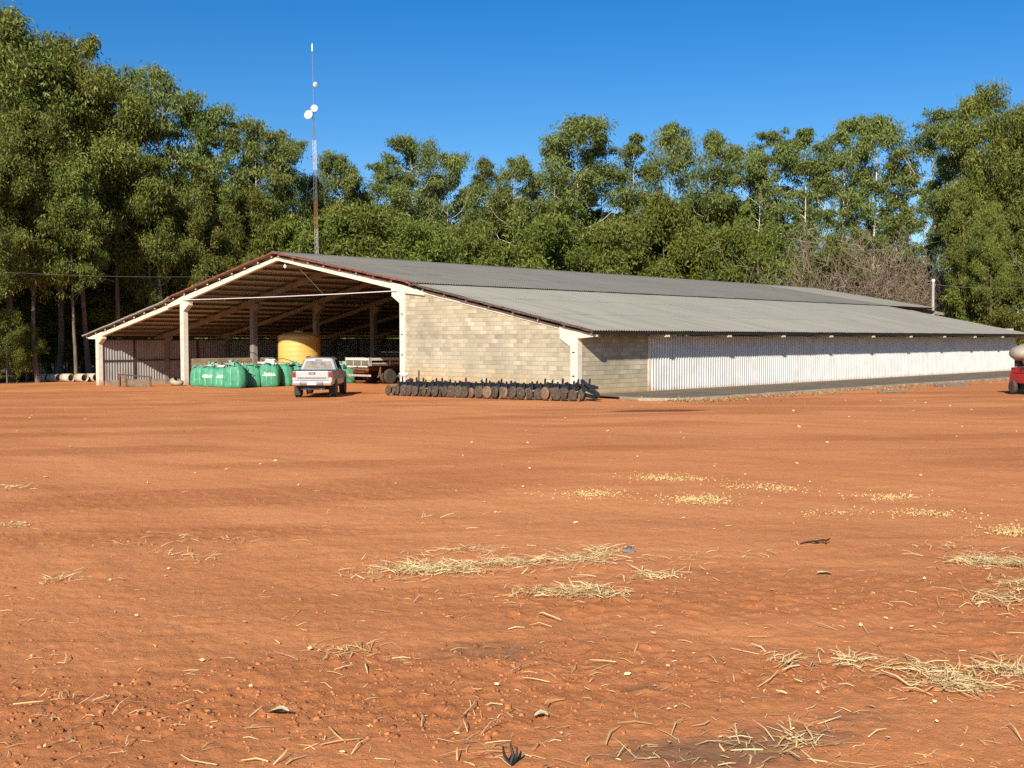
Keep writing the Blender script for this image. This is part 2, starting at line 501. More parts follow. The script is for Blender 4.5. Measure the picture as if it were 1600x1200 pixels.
class MB:
    """collects simple solids, then builds one mesh"""

    def __init__(self):
        self.v, self.f, self.s = [], [], []

    def add(self, vs, fs, smooth=False):
        k = len(self.v)
        self.v += [tuple(p) for p in vs]
        self.f += [tuple(i + k for i in f) for f in fs]
        self.s += [smooth] * len(fs)
        return self

    def box(self, x0, x1, y0, y1, z0, z1):
        vs = [(x0, y0, z0), (x1, y0, z0), (x1, y1, z0), (x0, y1, z0), (x0, y0, z1), (x1, y0, z1), (x1, y1, z1), (x0, y1, z1)]
        return self.add(vs, [(0, 3, 2, 1), (4, 5, 6, 7), (0, 1, 5, 4), (1, 2, 6, 5), (2, 3, 7, 6), (3, 0, 4, 7)])

    def beam(self, p, q, w, h, up=(0, 0, 1)):
        p, q = Vector(p), Vector(q)
        d = (q - p).normalized()
        u = Vector(up)
        s = d.cross(u)
        if s.length < 1e-4:
            s = d.cross(Vector((1, 0, 0)))
        s.normalize()
        u = s.cross(d)
        vs = []
        for c in (p, q):
            for a, b in ((-1, -1), (1, -1), (1, 1), (-1, 1)):
                vs.append(c + s * (a * w / 2) + u * (b * h / 2))
        return self.add(vs, [(0, 1, 2, 3), (7, 6, 5, 4), (0, 4, 5, 1), (1, 5, 6, 2), (2, 6, 7, 3), (3, 7, 4, 0)])

    def prism_y(self, poly, y0, y1):                # polygon in XZ swept along Y
        n = len(poly)
        vs = [(x, y0, z) for x, z in poly] + [(x, y1, z) for x, z in poly]
        fs = [tuple(range(n)), tuple(range(2 * n - 1, n - 1, -1))]
        fs += [((i + 1) % n, i, n + i, n + (i + 1) % n) for i in range(n)]
        return self.add(vs, fs)

    def prism_x(self, poly, x0, x1):                # polygon in YZ swept along X
        n = len(poly)
        vs = [(x0, y, z) for y, z in poly] + [(x1, y, z) for y, z in poly]
        fs = [tuple(range(n - 1, -1, -1)), tuple(range(n, 2 * n))]
        fs += [(i, (i + 1) % n, n + (i + 1) % n, n + i) for i in range(n)]
        return self.add(vs, fs)

    def tube(self, pts, rad, n=8, caps=True):
        pts = [Vector(p) for p in pts]
        k = len(pts)
        rad = rad if isinstance(rad, (list, tuple)) else [rad] * k
        vs = []
        for i, p in enumerate(pts):
            d = (pts[min(i + 1, k - 1)] - pts[max(i - 1, 0)]).normalized()
            a = d.cross(Vector((0, 0, 1)))
            if a.length < 1e-3:
                a = d.cross(Vector((0, 1, 0)))
            a.normalize()
            b = d.cross(a)
            for j in range(n):
                t = 2 * math.pi * j / n
                vs.append(p + (a * math.cos(t) + b * math.sin(t)) * rad[i])
        fs = []
        for i in range(k - 1):
            for j in range(n):
                fs.append((i * n + j, i * n + (j + 1) % n, (i + 1) * n + (j + 1) % n, (i + 1) * n + j))
        self.add(vs, fs, True)
        if caps:
            self.add(vs[:n], [tuple(range(n - 1, -1, -1))])
            self.add(vs[-n:], [tuple(range(n))])
        return self

    def lathe(self, prof, n=16, axis='z', c=(0, 0, 0), smooth=True):
        c = Vector(c)
        vs = []
        for r, h in prof:
            for j in range(n):
                t = 2 * math.pi * j / n
                a, b = r * math.cos(t), r * math.sin(t)
                p = {'z': (a, b, h), 'x': (h, a, b), 'y': (a, h, b)}[axis]
                vs.append(c + Vector(p))
        fs = []
        for i in range(len(prof) - 1):
            for j in range(n):
                fs.append((i * n + j, i * n + (j + 1) % n, (i + 1) * n + (j + 1) % n, (i + 1) * n + j))
        self.add(vs, fs, smooth)
        if prof[0][0] > 1e-5:
            self.add(vs[:n], [tuple(range(n))])
        if prof[-1][0] > 1e-5:
            self.add(vs[-n:], [tuple(range(n))])
        return self

    def mesh(self, name):
        me = bpy.data.meshes.new(name)
        me.from_pydata([tuple(p) for p in self.v], [], self.f)
        me.polygons.foreach_set('use_smooth', self.s)
        me.update()
        import bmesh
        bm = bmesh.new()
        bm.from_mesh(me)
        bmesh.ops.recalc_face_normals(bm, faces=bm.faces)
        bm.to_mesh(me)
        bm.free()
        return me

    def build(self, name, mat, parent=None, loc=None, bevel=0.0):
        o = link(name, self.mesh(name), mat, parent, loc)
        if bevel:
            md = o.modifiers.new('bevel', 'BEVEL')
            md.width = bevel
            md.segments = 2
            md.limit_method = 'ANGLE'
        return o


# value noise for relief
def _hash(i, j, seed):
    h = (i.astype(np.int64) * 374761393 + j.astype(np.int64) * 668265263 + seed * 1442695041) & 0x7fffffff
    h = ((h ^ (h >> 13)) * 1274126177) & 0x7fffffff
    h = h ^ (h >> 16)
    return (h & 0xffff) / 65535.0


def vnoise(x, y, seed=0):
    i, j = np.floor(x), np.floor(y)
    u, v = x - i, y - j
    u = u * u * (3 - 2 * u)
    v = v * v * (3 - 2 * v)
    a, b = _hash(i, j, seed), _hash(i + 1, j, seed)
    c, d = _hash(i, j + 1, seed), _hash(i + 1, j + 1, seed)
    return (a * (1 - u) + b * u) * (1 - v) + (c * (1 - u) + d * u) * v


def fbm(x, y, seed=0, oct=4, gain=0.5):
    s, a, t = 0, 1.0, 0
    for k in range(oct):
        s = s + a * vnoise(x * 2 ** k + 17.3 * k, y * 2 ** k - 9.1 * k, seed + k)
        t += a
        a *= gain
    return s / t


# ------------------------------------------------------------------ ground: one sheet to the horizon, finer near the viewer
FWD_ANG = math.atan2(R[1, 2], R[0, 2])


def relief(X, Y):
    rx, ry = X - CAM[0], Y - CAM[1]
    r = np.hypot(rx, ry)
    u = X * 0.718 + Y * 0.696                       # along the wheel tracks
    v = -X * 0.696 + Y * 0.718
    vw = v + 0.8 * (fbm(u * 0.05, v * 0.05, 40, 2) - 0.5) + 0.012 * (u - 15) ** 2 * 0.12
    near = np.clip(1.35 - r / 26.0, 0.0, 1.0)
    z = 0.10 * (fbm(X * 0.11, Y * 0.11, 3, 3) - 0.5) * np.clip(r / 8, 0, 1)
    z = z + 0.022 * (fbm(X * 0.55, Y * 0.55, 5, 3) - 0.5)
    mask = np.clip((fbm(u * 0.16, vw * 0.55, 9, 3) - 0.50) * 7, 0, 1)       # churned strips
    tread = np.clip((fbm(u * 0.10, vw * 1.3, 23, 3) - 0.53) * 10, 0, 1)
    z = z + 0.022 * tread * (vnoise(u * 3.6, vw * 3.2, 60) - 0.5) * near
    clod = np.clip(fbm(X * 12.0, Y * 12.0, 12, 3) - 0.47, 0, 1)
    z = z + 0.048 * clod * mask * (0.12 + 0.88 * near)
    z = z + 0.018 * (fbm(u * 0.9, vw * 4.0, 33, 3) - 0.5) * (0.3 + 0.7 * near)
    z = z + 0.012 * (fbm(X * 14, Y * 14, 51, 2) - 0.5) * near
    return z, mask


def build_ground():
    na_in, na_out = 680, 60
    half = math.radians(31)
    ang = np.concatenate([np.linspace(-half, half, na_in), np.linspace(half, 2 * math.pi - half, na_out + 2)[1:-1]])
    rad = np.concatenate([np.array([0.15, 0.8, 1.8, 2.8, 3.6]), np.geomspace(4.2, 75, 760), np.geomspace(77, 4500, 60)])
    A, Rr = np.meshgrid(ang, rad, indexing='xy')
    X = CAM[0] + Rr * np.cos(FWD_ANG + A)
    Y = CAM[1] + Rr * np.sin(FWD_ANG + A)
    zr, mask = relief(X, Y)
    Z = np.interp(X, GX, GZ) + zr
    # keep the soil level under the slab and by the side wall
    flat = ((X > -0.6) & (X < 7.4) & (Y > -1.5) & (Y < 54)).astype(float)
    Z = Z - flat * np.maximum(zr - 0.0, 0)
    # low bank of soil at the foot of the forest and in the shed's left aisle
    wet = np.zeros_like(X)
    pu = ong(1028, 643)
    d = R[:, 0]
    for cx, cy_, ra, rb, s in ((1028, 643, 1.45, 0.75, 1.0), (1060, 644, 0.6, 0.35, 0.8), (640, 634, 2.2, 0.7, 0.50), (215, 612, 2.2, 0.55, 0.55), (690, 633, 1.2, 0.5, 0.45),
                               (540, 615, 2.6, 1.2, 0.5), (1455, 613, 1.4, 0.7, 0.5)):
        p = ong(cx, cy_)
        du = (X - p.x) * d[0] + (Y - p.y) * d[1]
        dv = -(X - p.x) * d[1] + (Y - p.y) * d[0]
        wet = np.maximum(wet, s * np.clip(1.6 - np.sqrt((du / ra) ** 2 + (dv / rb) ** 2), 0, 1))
    ash = np.zeros_like(X)
    for cx, cy_, ra, rb, s in ((1110, 1178, 0.55, 0.22, 1.0), (1250, 1150, 0.35, 0.2, 0.7), (1010, 1075, 0.16, 0.10, 0.8), (760, 1015, 0.5, 0.3, 0.7), (1180, 1165, 0.3, 0.2, 0.9), (1340, 1120, 0.3, 0.2, 0.6)):
        p = ong(cx, cy_)
        du = (X - p.x) * d[0] + (Y - p.y) * d[1]
        dv = -(X - p.x) * d[1] + (Y - p.y) * d[0]
        ash = np.maximum(ash, s * np.clip(1.5 - np.sqrt((du / ra) ** 2 + (dv / rb) ** 2), 0, 1))
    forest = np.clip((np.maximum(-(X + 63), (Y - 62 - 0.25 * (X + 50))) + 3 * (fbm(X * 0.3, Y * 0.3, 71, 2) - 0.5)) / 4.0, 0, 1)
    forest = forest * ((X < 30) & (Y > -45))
    nr, na = X.shape
    idx = np.arange(nr * na).reshape(nr, na)
    a = idx[:-1, :]
    b = idx[1:, :]
    q = np.stack([a, b, np.roll(b, -1, 1), np.roll(a, -1, 1)], -1).reshape(-1, 4)
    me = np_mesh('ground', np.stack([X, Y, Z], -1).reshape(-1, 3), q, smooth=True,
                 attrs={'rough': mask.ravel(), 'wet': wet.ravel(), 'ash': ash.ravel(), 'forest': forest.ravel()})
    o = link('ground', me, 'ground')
    o['kind'] = 'structure'
    o['label'] = 'bare orange-red dirt yard with wheel tracks and scattered straw'
    return o


build_ground()


def surf(x, y):
    z, _ = relief(np.array([x]), np.array([y]))
    return gz(x) + float(z[0])


def surf_np(P):
    z, _ = relief(P[:, 0], P[:, 1])
    return np.interp(P[:, 0], GX, GZ) + z


# ------------------------------------------------------------------ the shed
BAY = 5.15
XR = -22.65                                         # ridge line
YF, YE, YN = -0.22, 51.55, 61.9                     # front verge, aisle end, nave end
shed = thing('farm_shed', 'long open-fronted farm shed with grey corrugated roof and concrete block end wall', 'shed', (0, 0, 0))


def zroof(x):
    """underside of the roof sheets at x"""
    if x >= -10.6:
        return 5.235 - (x + 10.75) * (5.235 - 2.80) / 11.80
    if x >= XR:
        return 7.45 - (x - XR) * (7.45 - 5.24) / 12.25
    if x >= -34.7:
        return 7.45 - (XR - x) * (7.45 - 5.24) / 12.05
    return 5.14 - (-34.5 - x) * (5.14 - 2.80) / 12.8


def sheet_mesh(name, length, waves=6, pitch=0.177, amp=0.024, seg=6, thick=0.008):
    """corrugated sheet: runs down +x from 0 to length, across y"""
    n = waves * seg
    ys = np.linspace(0, waves * pitch, n + 1)
    zs = amp * np.cos(ys / pitch * 2 * math.pi)
    top = [(0, y, z) for y, z in zip(ys, zs)] + [(length, y, z) for y, z in zip(ys, zs)]
    bot = [(x, y, z - thick) for x, y, z in top]
    m = MB()
    k = n + 1
    m.add(top, [(i, k + i, k + i + 1, i + 1) for i in range(n)], True)
    m.add(bot, [(i + 1, k + i + 1, k + i, i) for i in range(n)], True)
    e = [top[k + i] for i in range(k)] + [bot[k + i] for i in range(k)]
    m.add(e, [(i, k + i, k + i + 1, i + 1) for i in range(n)])
    m.add([top[0], top[k], bot[k], bot[0], top[n], top[k + n], bot[k + n], bot[n]], [(0, 1, 2, 3), (4, 7, 6, 5)])
    me = bpy.data.meshes.new(name)
    me.from_pydata([tuple(p) for p in m.v], [], m.f)
    me.polygons.foreach_set('use_smooth', m.s)
    me.update()
    return me


def lay_roof(x0, z0, x1, z1, rows, yend, mats):
    """sheets from the upper line (x0, z0) to the lower line (x1, z1), laid in rows up the slope"""
    L = math.hypot(x1 - x0, z1 - z0)
    ang = math.atan2(z0 - z1, x1 - x0)
    rl = L / rows
    w = 6 * 0.177
    ncol = int(round((yend - YF) / w))
    meshes = {}
    for r in range(rows):
        lift = 0.030 + 0.004 * (rows - r)
        for c in range(ncol):
            y = YF + c * w
            key = (r, mats(y, r))
            if key not in meshes:
                me = sheet_mesh('roof_sheet', rl + (0.16 if r < rows - 1 else 0.0))
                me.materials.append(MT[key[1]])
                meshes[key] = me
            o = link('roof_sheet', meshes[key], None, shed)
            t = r * rl
            o.location = (x0 + math.cos(ang) * t, y + rnd.uniform(-0.004, 0.004), z0 - math.sin(ang) * t + lift + rnd.uniform(-0.004, 0.004))
            o.rotation_euler = (rnd.uniform(-0.0015, 0.0015), ang - 0.004 + rnd.uniform(-0.0012, 0.0012), rnd.uniform(-0.001, 0.001))


lay_roof(XR, 7.45, -10.38, 5.24, 3, YN, lambda y, r: 'roof_top' if y < YE - 0.4 else 'roof_new')
lay_roof(-10.75, 5.235, 1.05, 2.80, 3, YE, lambda y, r: 'roof_low')


def far_slope(x0, z0, x1, z1, yend, name):
    """the slope that faces away: all its sheets as one piece"""
    n = int((yend - YF) / 0.177 * 4)
    ys = np.linspace(YF, yend, n + 1)
    dz = 0.024 * np.cos((ys - YF) / 0.177 * 2 * math.pi) + 0.03
    v = np.concatenate([np.stack([np.full_like(ys, x0), ys, z0 + dz], 1), np.stack([np.full_like(ys, x1), ys, z1 + dz], 1)])
    v = np.concatenate([v, v - np.array([0, 0, 0.01])])
    k = n + 1
    i = np.arange(n)
    q = np.concatenate([np.stack([i, i + 1, k + i + 1, k + i], 1), np.stack([2 * k + i + 1, 2 * k + i, 3 * k + i, 3 * k + i + 1], 1), np.stack([k + i, k + i + 1, 3 * k + i + 1, 3 * k + i], 1)])
    o = link(name, np_mesh(name, v, q, smooth=True), 'roof_left', shed)
    o['kind'] = 'stuff'


far_slope(XR, 7.45, -34.9, 5.20, YN, 'roof_sheet_field')
far_slope(-34.5, 5.10, -47.3, 2.80, YE, 'roof_sheet_field')
m = MB()
m.prism_y([(XR - 0.32, 7.44), (XR, 7.515), (XR + 0.32, 7.44), (XR + 0.32, 7.462), (XR, 7.537), (XR - 0.32, 7.462)], YF - 0.02, YN)
m.build('ridge_cap', 'roof_top', shed)

# verge pieces along the front edge
for (xa, xb, mat, step) in ((XR, -10.4, 'verge_red', 0.61), (-10.7, 1.05, 'verge_brown', 0.59), (-34.9, XR, 'verge_red', 0.61), (-47.3, -34.6, 'roof_low', 0.61)):
    n = int(round((xb - xa) / step))
    for i in range(n):
        x0, x1 = xa + (xb - xa) * i / n, xa + (xb - xa) * (i + 1) / n
        za = zroof(x0 + 0.02) if x0 > -34.7 or xb < -34 else zroof(x0 + 0.3)
        z0, z1 = zroof(x0 + 0.01), zroof(x1 - 0.01)
        if abs(z0 - z1) > 0.3:
            continue
        j = rnd.uniform(-0.012, 0.012)
        m = MB()
        m.beam((x0, YF - 0.02, z0 + 0.01 + j), (x1 + 0.03, YF - 0.02, z1 + 0.01 + j), 0.10, 0.085)
        m.build('verge_tile', mat, shed)

# posts with haunched heads
def post_poly(xo, w, side, zb, zt, haunch=0.62, hh=0.62, hd=0.34):
    """xo: outer edge; side = +1 haunch towards +x"""
    a, b = (xo, xo + w * side)
    return [(a, zb), (b, zb), (b, zt - hh), (b + haunch * side, zt - hd * 0.75), (b + haunch * side, zt - 0.03), (b, zt), (a, zt)]


def mk_post(i, xo, w, side, zt, mat, holes=False):
    y = i * BAY
    zb = gz(xo) - 0.35
    m = MB()
    m.prism_y(post_poly(xo, w, side, zb, zt), y, y + 0.34)
    p = m.build('post', mat, shed, bevel=0.012)
    if holes:
        z = gz(xo) + 0.85
        while z < zt - 0.8:
            h = MB()
            xc = xo + w * side * 0.55
            h.box(xc - 0.07, xc + 0.07, y - 0.006, y + 0.05, z, z + 0.06)
            h.build('dark_hole_block', 'dark', p)  # solid dark block on the face, coloured as the shade inside a hole
            z += 1.02
    return p


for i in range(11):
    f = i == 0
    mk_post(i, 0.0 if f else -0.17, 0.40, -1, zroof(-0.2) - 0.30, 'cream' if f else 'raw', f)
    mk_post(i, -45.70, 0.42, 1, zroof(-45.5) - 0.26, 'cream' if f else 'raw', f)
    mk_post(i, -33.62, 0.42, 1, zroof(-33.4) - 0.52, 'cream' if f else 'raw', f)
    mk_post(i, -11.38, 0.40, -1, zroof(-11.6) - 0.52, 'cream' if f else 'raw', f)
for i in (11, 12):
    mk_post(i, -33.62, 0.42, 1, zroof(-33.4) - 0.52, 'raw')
    mk_post(i, -11.38, 0.40, -1, zroof(-11.6) - 0.52, 'raw')


def rafter(i, xa, xb, dtop, h0, h1, mat, w=0.24):
    """beam in the frame plane, top line dtop under the roof, depth h0 at xa to h1 at xb"""
    y = i * BAY + 0.05
    m = MB()
    za, zb = zroof(xa) - dtop, zroof(xb) - dtop
    m.prism_y([(xa, za - h0), (xb, zb - h1), (xb, zb), (xa, za)], y, y + w)
    m.build('rafter', mat, shed)


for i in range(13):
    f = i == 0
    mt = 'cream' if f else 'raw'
    rafter(i, -12.3, XR, 0.20, 0.34, 0.22, mt)
    rafter(i, -33.0, XR, 0.20, 0.34, 0.22, mt)
    if i < 11:
        rafter(i, -1.02, -9.9, 0.19, 0.13 if f else 0.34, 0.16 if f else 0.34, mt)
        rafter(i, -44.6, -35.2, 0.19, 0.26, 0.30, mt)
        # frame ends over the posts: pointed brackets
        y = i * BAY - 0.015
        for (xa, xb, xt, mat) in ((-1.02, 0.10, 0.90, mt), (-44.6, -45.75, -46.9, mt)):
            m = MB()
            s = 1 if xb > xa else -1
            m.prism_y([(xa, zroof(xa) - 0.17), (xa, zroof(xa) - 0.17 - 0.30), (xb, zroof(xb) - 0.17 - 0.32), (xt, zroof(xt) - 0.26), (xt, zroof(xt) - 0.15)], y, y + 0.33)
            m.build('bracket', 'cream' if s > 0 else mt, shed)
    y = i * BAY - 0.02
    for (xa, xb, xt) in ((-12.4, -11.3, -9.9), (-32.95, -33.7, -35.2)):
        m = MB()
        zt = lambda x: zroof(x) - (0.19 if -34.7 < x < -10.6 else 0.12)
        m.prism_y([(xa, zt(xa)), (xa, zt(xa) - 0.46), (xb, zt(xb) - 0.42), (xt, zt(xt) - 0.30), (xt, zt(xt) - 0.10)], y, y + 0.34)
        m.build('bracket', mt, shed)

# purlins, their ends resting on the front rafter
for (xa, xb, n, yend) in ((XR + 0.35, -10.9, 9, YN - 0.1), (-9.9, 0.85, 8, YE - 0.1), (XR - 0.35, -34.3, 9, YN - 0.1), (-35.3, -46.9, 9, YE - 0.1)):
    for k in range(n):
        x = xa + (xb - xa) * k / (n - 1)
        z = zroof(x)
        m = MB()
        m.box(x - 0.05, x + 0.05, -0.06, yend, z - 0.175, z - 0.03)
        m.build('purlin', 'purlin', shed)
        e = MB()
        e.box(x - 0.052, x + 0.052, -0.10, -0.062, z - 0.185, z - 0.09)
        e.build('purlin_end', 'cream', shed)

# ---- block walls: each block a piece with recessed joints
JO = 0.013
blocks = []                                         # (priority, x0, x1, y0, y1, z0, z1)
Z0 = -0.5
for k in range(40):                                 # front wall, face on Y = 0.09
    z0 = Z0 + k * 0.2
    off = (0.2 if k % 2 else 0.0)
    for j in range(30):
        x1 = -0.40 - j * 0.4 + off
        x0 = x1 - 0.4
        x1c, x0c = min(x1, -0.405), max(x0, -11.375)
        if x1c - x0c < 0.06:
            continue
        lim = zroof(0.5 * (x0c + x1c)) - 0.24
        z1 = min(z0 + 0.2, lim)
        if z1 - z0 < 0.04 or z1 < gz(x0) - 0.05:
            continue
        pr = rnd.uniform(-0.004, 0.004)
        blocks.append((-x1, x0c + JO / 2, x1c - JO / 2, 0.09 + pr, 0.26, z0 + JO / 2, z1 - JO / 2, 'f'))
for k in range(20):                                 # side wall, face on X = -0.03
    z0 = Z0 + k * 0.2
    off = (0.2 if k % 2 else 0.0)
    for j in range(14):
        y0 = 0.345 + j * 0.4 - off
        y1 = y0 + 0.4
        y0c, y1c = max(y0, 0.345), min(y1, 5.02)
        if y1c - y0c < 0.06:
            continue
        z1 = min(z0 + 0.2, zroof(0) - 0.22)
        if z1 - z0 < 0.04 or z1 < -0.05:
            continue
        pr = rnd.uniform(-0.004, 0.004)
        blocks.append((-100, -0.20, -0.03 + pr, y0c + JO / 2, y1c - JO / 2, z0 + JO / 2, z1 - JO / 2, 's'))
blocks.sort(key=lambda b: b[0])
walls = {}
m = MB()
m.prism_y([(-11.37, -0.6), (-0.41, -0.6), (-0.41, zroof(-0.41) - 0.26), (-10.4, zroof(-10.4) - 0.26), (-11.37, zroof(-10.4) - 0.26)], 0.10, 0.25)
walls['f'] = m.build('front_block_wall', 'mortar', shed)
m = MB()
m.box(-0.19, -0.041, 0.35, 5.0, -0.6, zroof(0) - 0.24)
walls['s'] = m.build('side_block_wall', 'mortar', shed)
cache = {}
rest = MB()
for n, b in enumerate(blocks):
    _, x0, x1, y0, y1, z0, z1, w = b
    if n < 300:
        key = (round(x1 - x0, 3), round(y1 - y0, 2), round(z1 - z0, 3))
        if key not in cache:
            q = MB()
            q.box(0, x1 - x0, 0, y1 - y0, 0, z1 - z0)
            cache[key] = q.mesh('block')
            cache[key].materials.append(MT['block'])
        link('block', cache[key], None, walls[w], (x0, y0, z0))
    else:
        rest.box(x0, x1, y0, y1, z0, z1)
o = rest.build('block_field', 'block', walls['f'])
o['kind'] = 'stuff'
m = MB()
m.box(-0.20, 0.0, 5.03, 5.22, -0.3, 2.62)
m.build('wall_pier', 'cream', shed)


# ---- profiled wall sheets
def wall_sheet_mesh(w, h, pitch=0.2051, d=0.075, mat='sheet'):
    """sheet in the YZ plane, profile depth along +x"""
    n = int(round(w / pitch))
    p = w / n
    prof = []
    for i in range(n):
        y = i * p
        prof += [(0, y), (0, y + p * 0.40), (d, y + p * 0.52), (d, y + p * 0.88)]
    prof.append((0, w))
    k = len(prof)
    v = [(x, y, 0) for x, y in prof] + [(x, y, h) for x, y in prof]
    v += [(x - 0.004, y, z) for x, y, z in v]
    f = [(i, i + 1, k + i + 1, k + i) for i in range(k - 1)] + [(2 * k + i + 1, 2 * k + i, 3 * k + i, 3 * k + i + 1) for i in range(k - 1)]
    f += [(k + i, k + i + 1, 3 * k + i + 1, 3 * k + i) for i in range(k - 1)] + [(i + 1, i, 2 * k + i, 2 * k + i + 1) for i in range(k - 1)]
    me = bpy.data.meshes.new('wall_sheet')
    me.from_pydata(v, [], f)
    me.materials.append(MT[mat])
    me.update()
    return me


me = wall_sheet_mesh(1.025, 2.57)
for i in range(45):
    o = link('wall_sheet', me, None, shed, (-0.06 + rnd.uniform(-0.006, 0.006), 5.235 + i * 1.0255, 0.05 + rnd.uniform(-0.012, 0.012)))
    o.rotation_euler = (0, rnd.uniform(-0.004, 0.004), rnd.uniform(-0.004, 0.004))
m = MB()
m.box(-0.22, -0.02, 5.235, 51.4, -0.25, 0.035)
m.build('plinth', 'kerb', shed)
for z in (0.6, 1.5, 2.45):
    m = MB()
    m.box(-0.16, -0.09, 5.235, 51.4, z, z + 0.08)
    m.build('girt', 'girt', shed)
# left wall seen from inside
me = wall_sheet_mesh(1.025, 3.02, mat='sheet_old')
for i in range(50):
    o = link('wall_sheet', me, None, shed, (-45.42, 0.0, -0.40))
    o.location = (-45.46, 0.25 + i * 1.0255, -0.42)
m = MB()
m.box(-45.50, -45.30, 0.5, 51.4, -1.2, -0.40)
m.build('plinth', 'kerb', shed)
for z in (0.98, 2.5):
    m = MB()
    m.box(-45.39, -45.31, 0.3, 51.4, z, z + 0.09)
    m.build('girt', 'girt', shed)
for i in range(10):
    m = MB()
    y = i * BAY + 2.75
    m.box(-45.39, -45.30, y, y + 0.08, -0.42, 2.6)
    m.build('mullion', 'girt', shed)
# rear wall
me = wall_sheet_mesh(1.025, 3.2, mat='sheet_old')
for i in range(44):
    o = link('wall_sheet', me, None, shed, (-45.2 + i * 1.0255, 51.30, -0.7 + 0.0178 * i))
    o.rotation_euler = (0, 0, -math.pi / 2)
# tie rod, lamp and slack cable of the front frame
m = MB()
m.tube([(-33.2, -0.06, 5.06), (-28, -0.06, 4.99), (-22, -0.06, 4.94), (-16, -0.06, 4.92), (-11.9, -0.06, 4.93)], 0.024, 6)
m.build('tie_rod', 'white', shed)
m = MB()
m.tube([(-20.9, 0.35, 6.5), (-20.0, 0.35, 5.9), (-18.6, 0.3, 5.0)], 0.012, 5)
m.build('hanging_cable', 'wire', shed)
m = MB()
m.lathe([(0.005, 0.0), (0.03, -0.05), (0.03, -0.12), (0.08, -0.18), (0.10, -0.26), (0.07, -0.33), (0.005, -0.36)], 10, c=(-22.2, 0.3, 6.92))
m.build('lamp', 'white', shed)
# low block wall standing on the row of inner posts
iw = MB()
iw.box(-33.50, -33.36, 0.45, 14.6, -0.95, 1.30)
iwo = iw.build('partition_wall', 'mortar', shed)
q = MB()
q.box(0, 0.02, 0, 0.39, 0, 0.19)
bm_ = q.mesh('block')
bm_.materials.append(simple('partition_block', (0.36, 0.25, 0.15), 0.95, var=0.45, scale=1.7))
for k in range(10):
    for j in range(34):
        y = 0.5 + j * 0.4 + (0.2 if k % 2 else 0)
        if y > 14.1 or abs((y + 0.2) % BAY - 0.17) < 0.4:
            continue
        link('block', bm_, None, iwo, (-33.36 + rnd.uniform(-0.004, 0.004), y, -0.72 + k * 0.2))

# ------------------------------------------------------------------ slab along the side wall
edge_px = ((945, 619.5), (972, 623), (1000, 625.0), (1060, 625.5), (1100, 623.5), (1200, 617), (1300, 610), (1400, 603.3), (1500, 597.3))
ep = [ong(*p) for p in edge_px]
ep = [(p.x, p.y) for p in ep] + [(7.0, 34.0), (7.1, 54.0)]
m = MB()
for (xa, ya), (xb, yb) in zip(ep[:-1], ep[1:]):
    n = max(1, int((yb - ya) / 3) if yb > ya else 1)
    ia, ib = max(0.02, 0.02), 0.02
    wa, wb = (0.02, max(ya, 0.35)), (0.02, max(yb, 0.36))
    z = lambda x: gz(x) + 0.045 + 0.028 * (1 - x / 7.0)
    m.add([(wa[0], wa[1], z(0)), (xa, ya, z(xa)), (xb, yb, z(xb)), (wb[0], wb[1], z(0)), (xa, ya, z(xa) - 0.3), (xb, yb, z(xb) - 0.3)], [(0, 1, 2, 3), (1, 4, 5, 2)])
o = m.build('apron_slab', 'slab')
tag(o, 'dark weathered concrete apron along the sheeted side wall', None, kind='structure')
for (xa, ya), (xb, yb) in zip(ep[1:-1], ep[2:]):
    n = max(1, int(math.hypot(xb - xa, yb - ya) / 1.6))
    for i in range(n):
        t0, t1 = i / n, (i + 1) / n - 0.006
        p = (xa + (xb - xa) * t0, ya + (yb - ya) * t0)
        q_ = (xa + (xb - xa) * t1, ya + (yb - ya) * t1)
        m = MB()
        m.beam((p[0], p[1], gz(p[0]) - 0.02), (q_[0], q_[1], gz(q_[0]) - 0.02 + rnd.uniform(-0.008, 0.008)), 0.24, 0.22)
        m.build('kerb_stone', 'kerb', o)


# ------------------------------------------------------------------ trees
def tube_np(pts, rads, n):
    """tapered tube through pts (k,3): returns verts, quads"""
    pts = np.asarray(pts, float)
    k = len(pts)
    d = np.gradient(pts, axis=0)
    d /= np.linalg.norm(d, axis=1)[:, None] + 1e-9
    ref = np.where(np.abs(d[:, 2:3]) > 0.9, np.array([[1.0, 0, 0]]), np.array([[0, 0, 1.0]]))
    a = np.cross(d, ref)
    a /= np.linalg.norm(a, axis=1)[:, None] + 1e-9
    b = np.cross(d, a)
    t = np.linspace(0, 2 * math.pi, n, endpoint=False)
    v = pts[:, None, :] + (a[:, None, :] * np.cos(t)[None, :, None] + b[:, None, :] * np.sin(t)[None, :, None]) * np.asarray(rads)[:, None, None]
    idx = np.arange(k * n).reshape(k, n)
    q = np.stack([idx[:-1], np.roll(idx[:-1], -1, 1), np.roll(idx[1:], -1, 1), idx[1:]], -1).reshape(-1, 4)
    return v.reshape(-1, 3), q


def leaves(c, r, L, W, droop):
    n = len(c)
    a = r.normal(size=(n, 3))
    a /= np.linalg.norm(a, axis=1)[:, None]
    a = a + np.array([0, 0, -droop])
    a /= np.linalg.norm(a, axis=1)[:, None]
    s = np.cross(a, r.normal(size=(n, 3)))
    s /= np.linalg.norm(s, axis=1)[:, None]
    l = L * r.uniform(0.65, 1.3, (n, 1))
    w = W * r.uniform(0.7, 1.3, (n, 1))
    bend = np.cross(a, s) * l * 0.12
    v = np.stack([c, c + a * l * 0.45 - s * w / 2 + bend, c + a * l, c + a * l * 0.45 + s * w / 2 + bend], 1)
    return v.reshape(-1, 3)


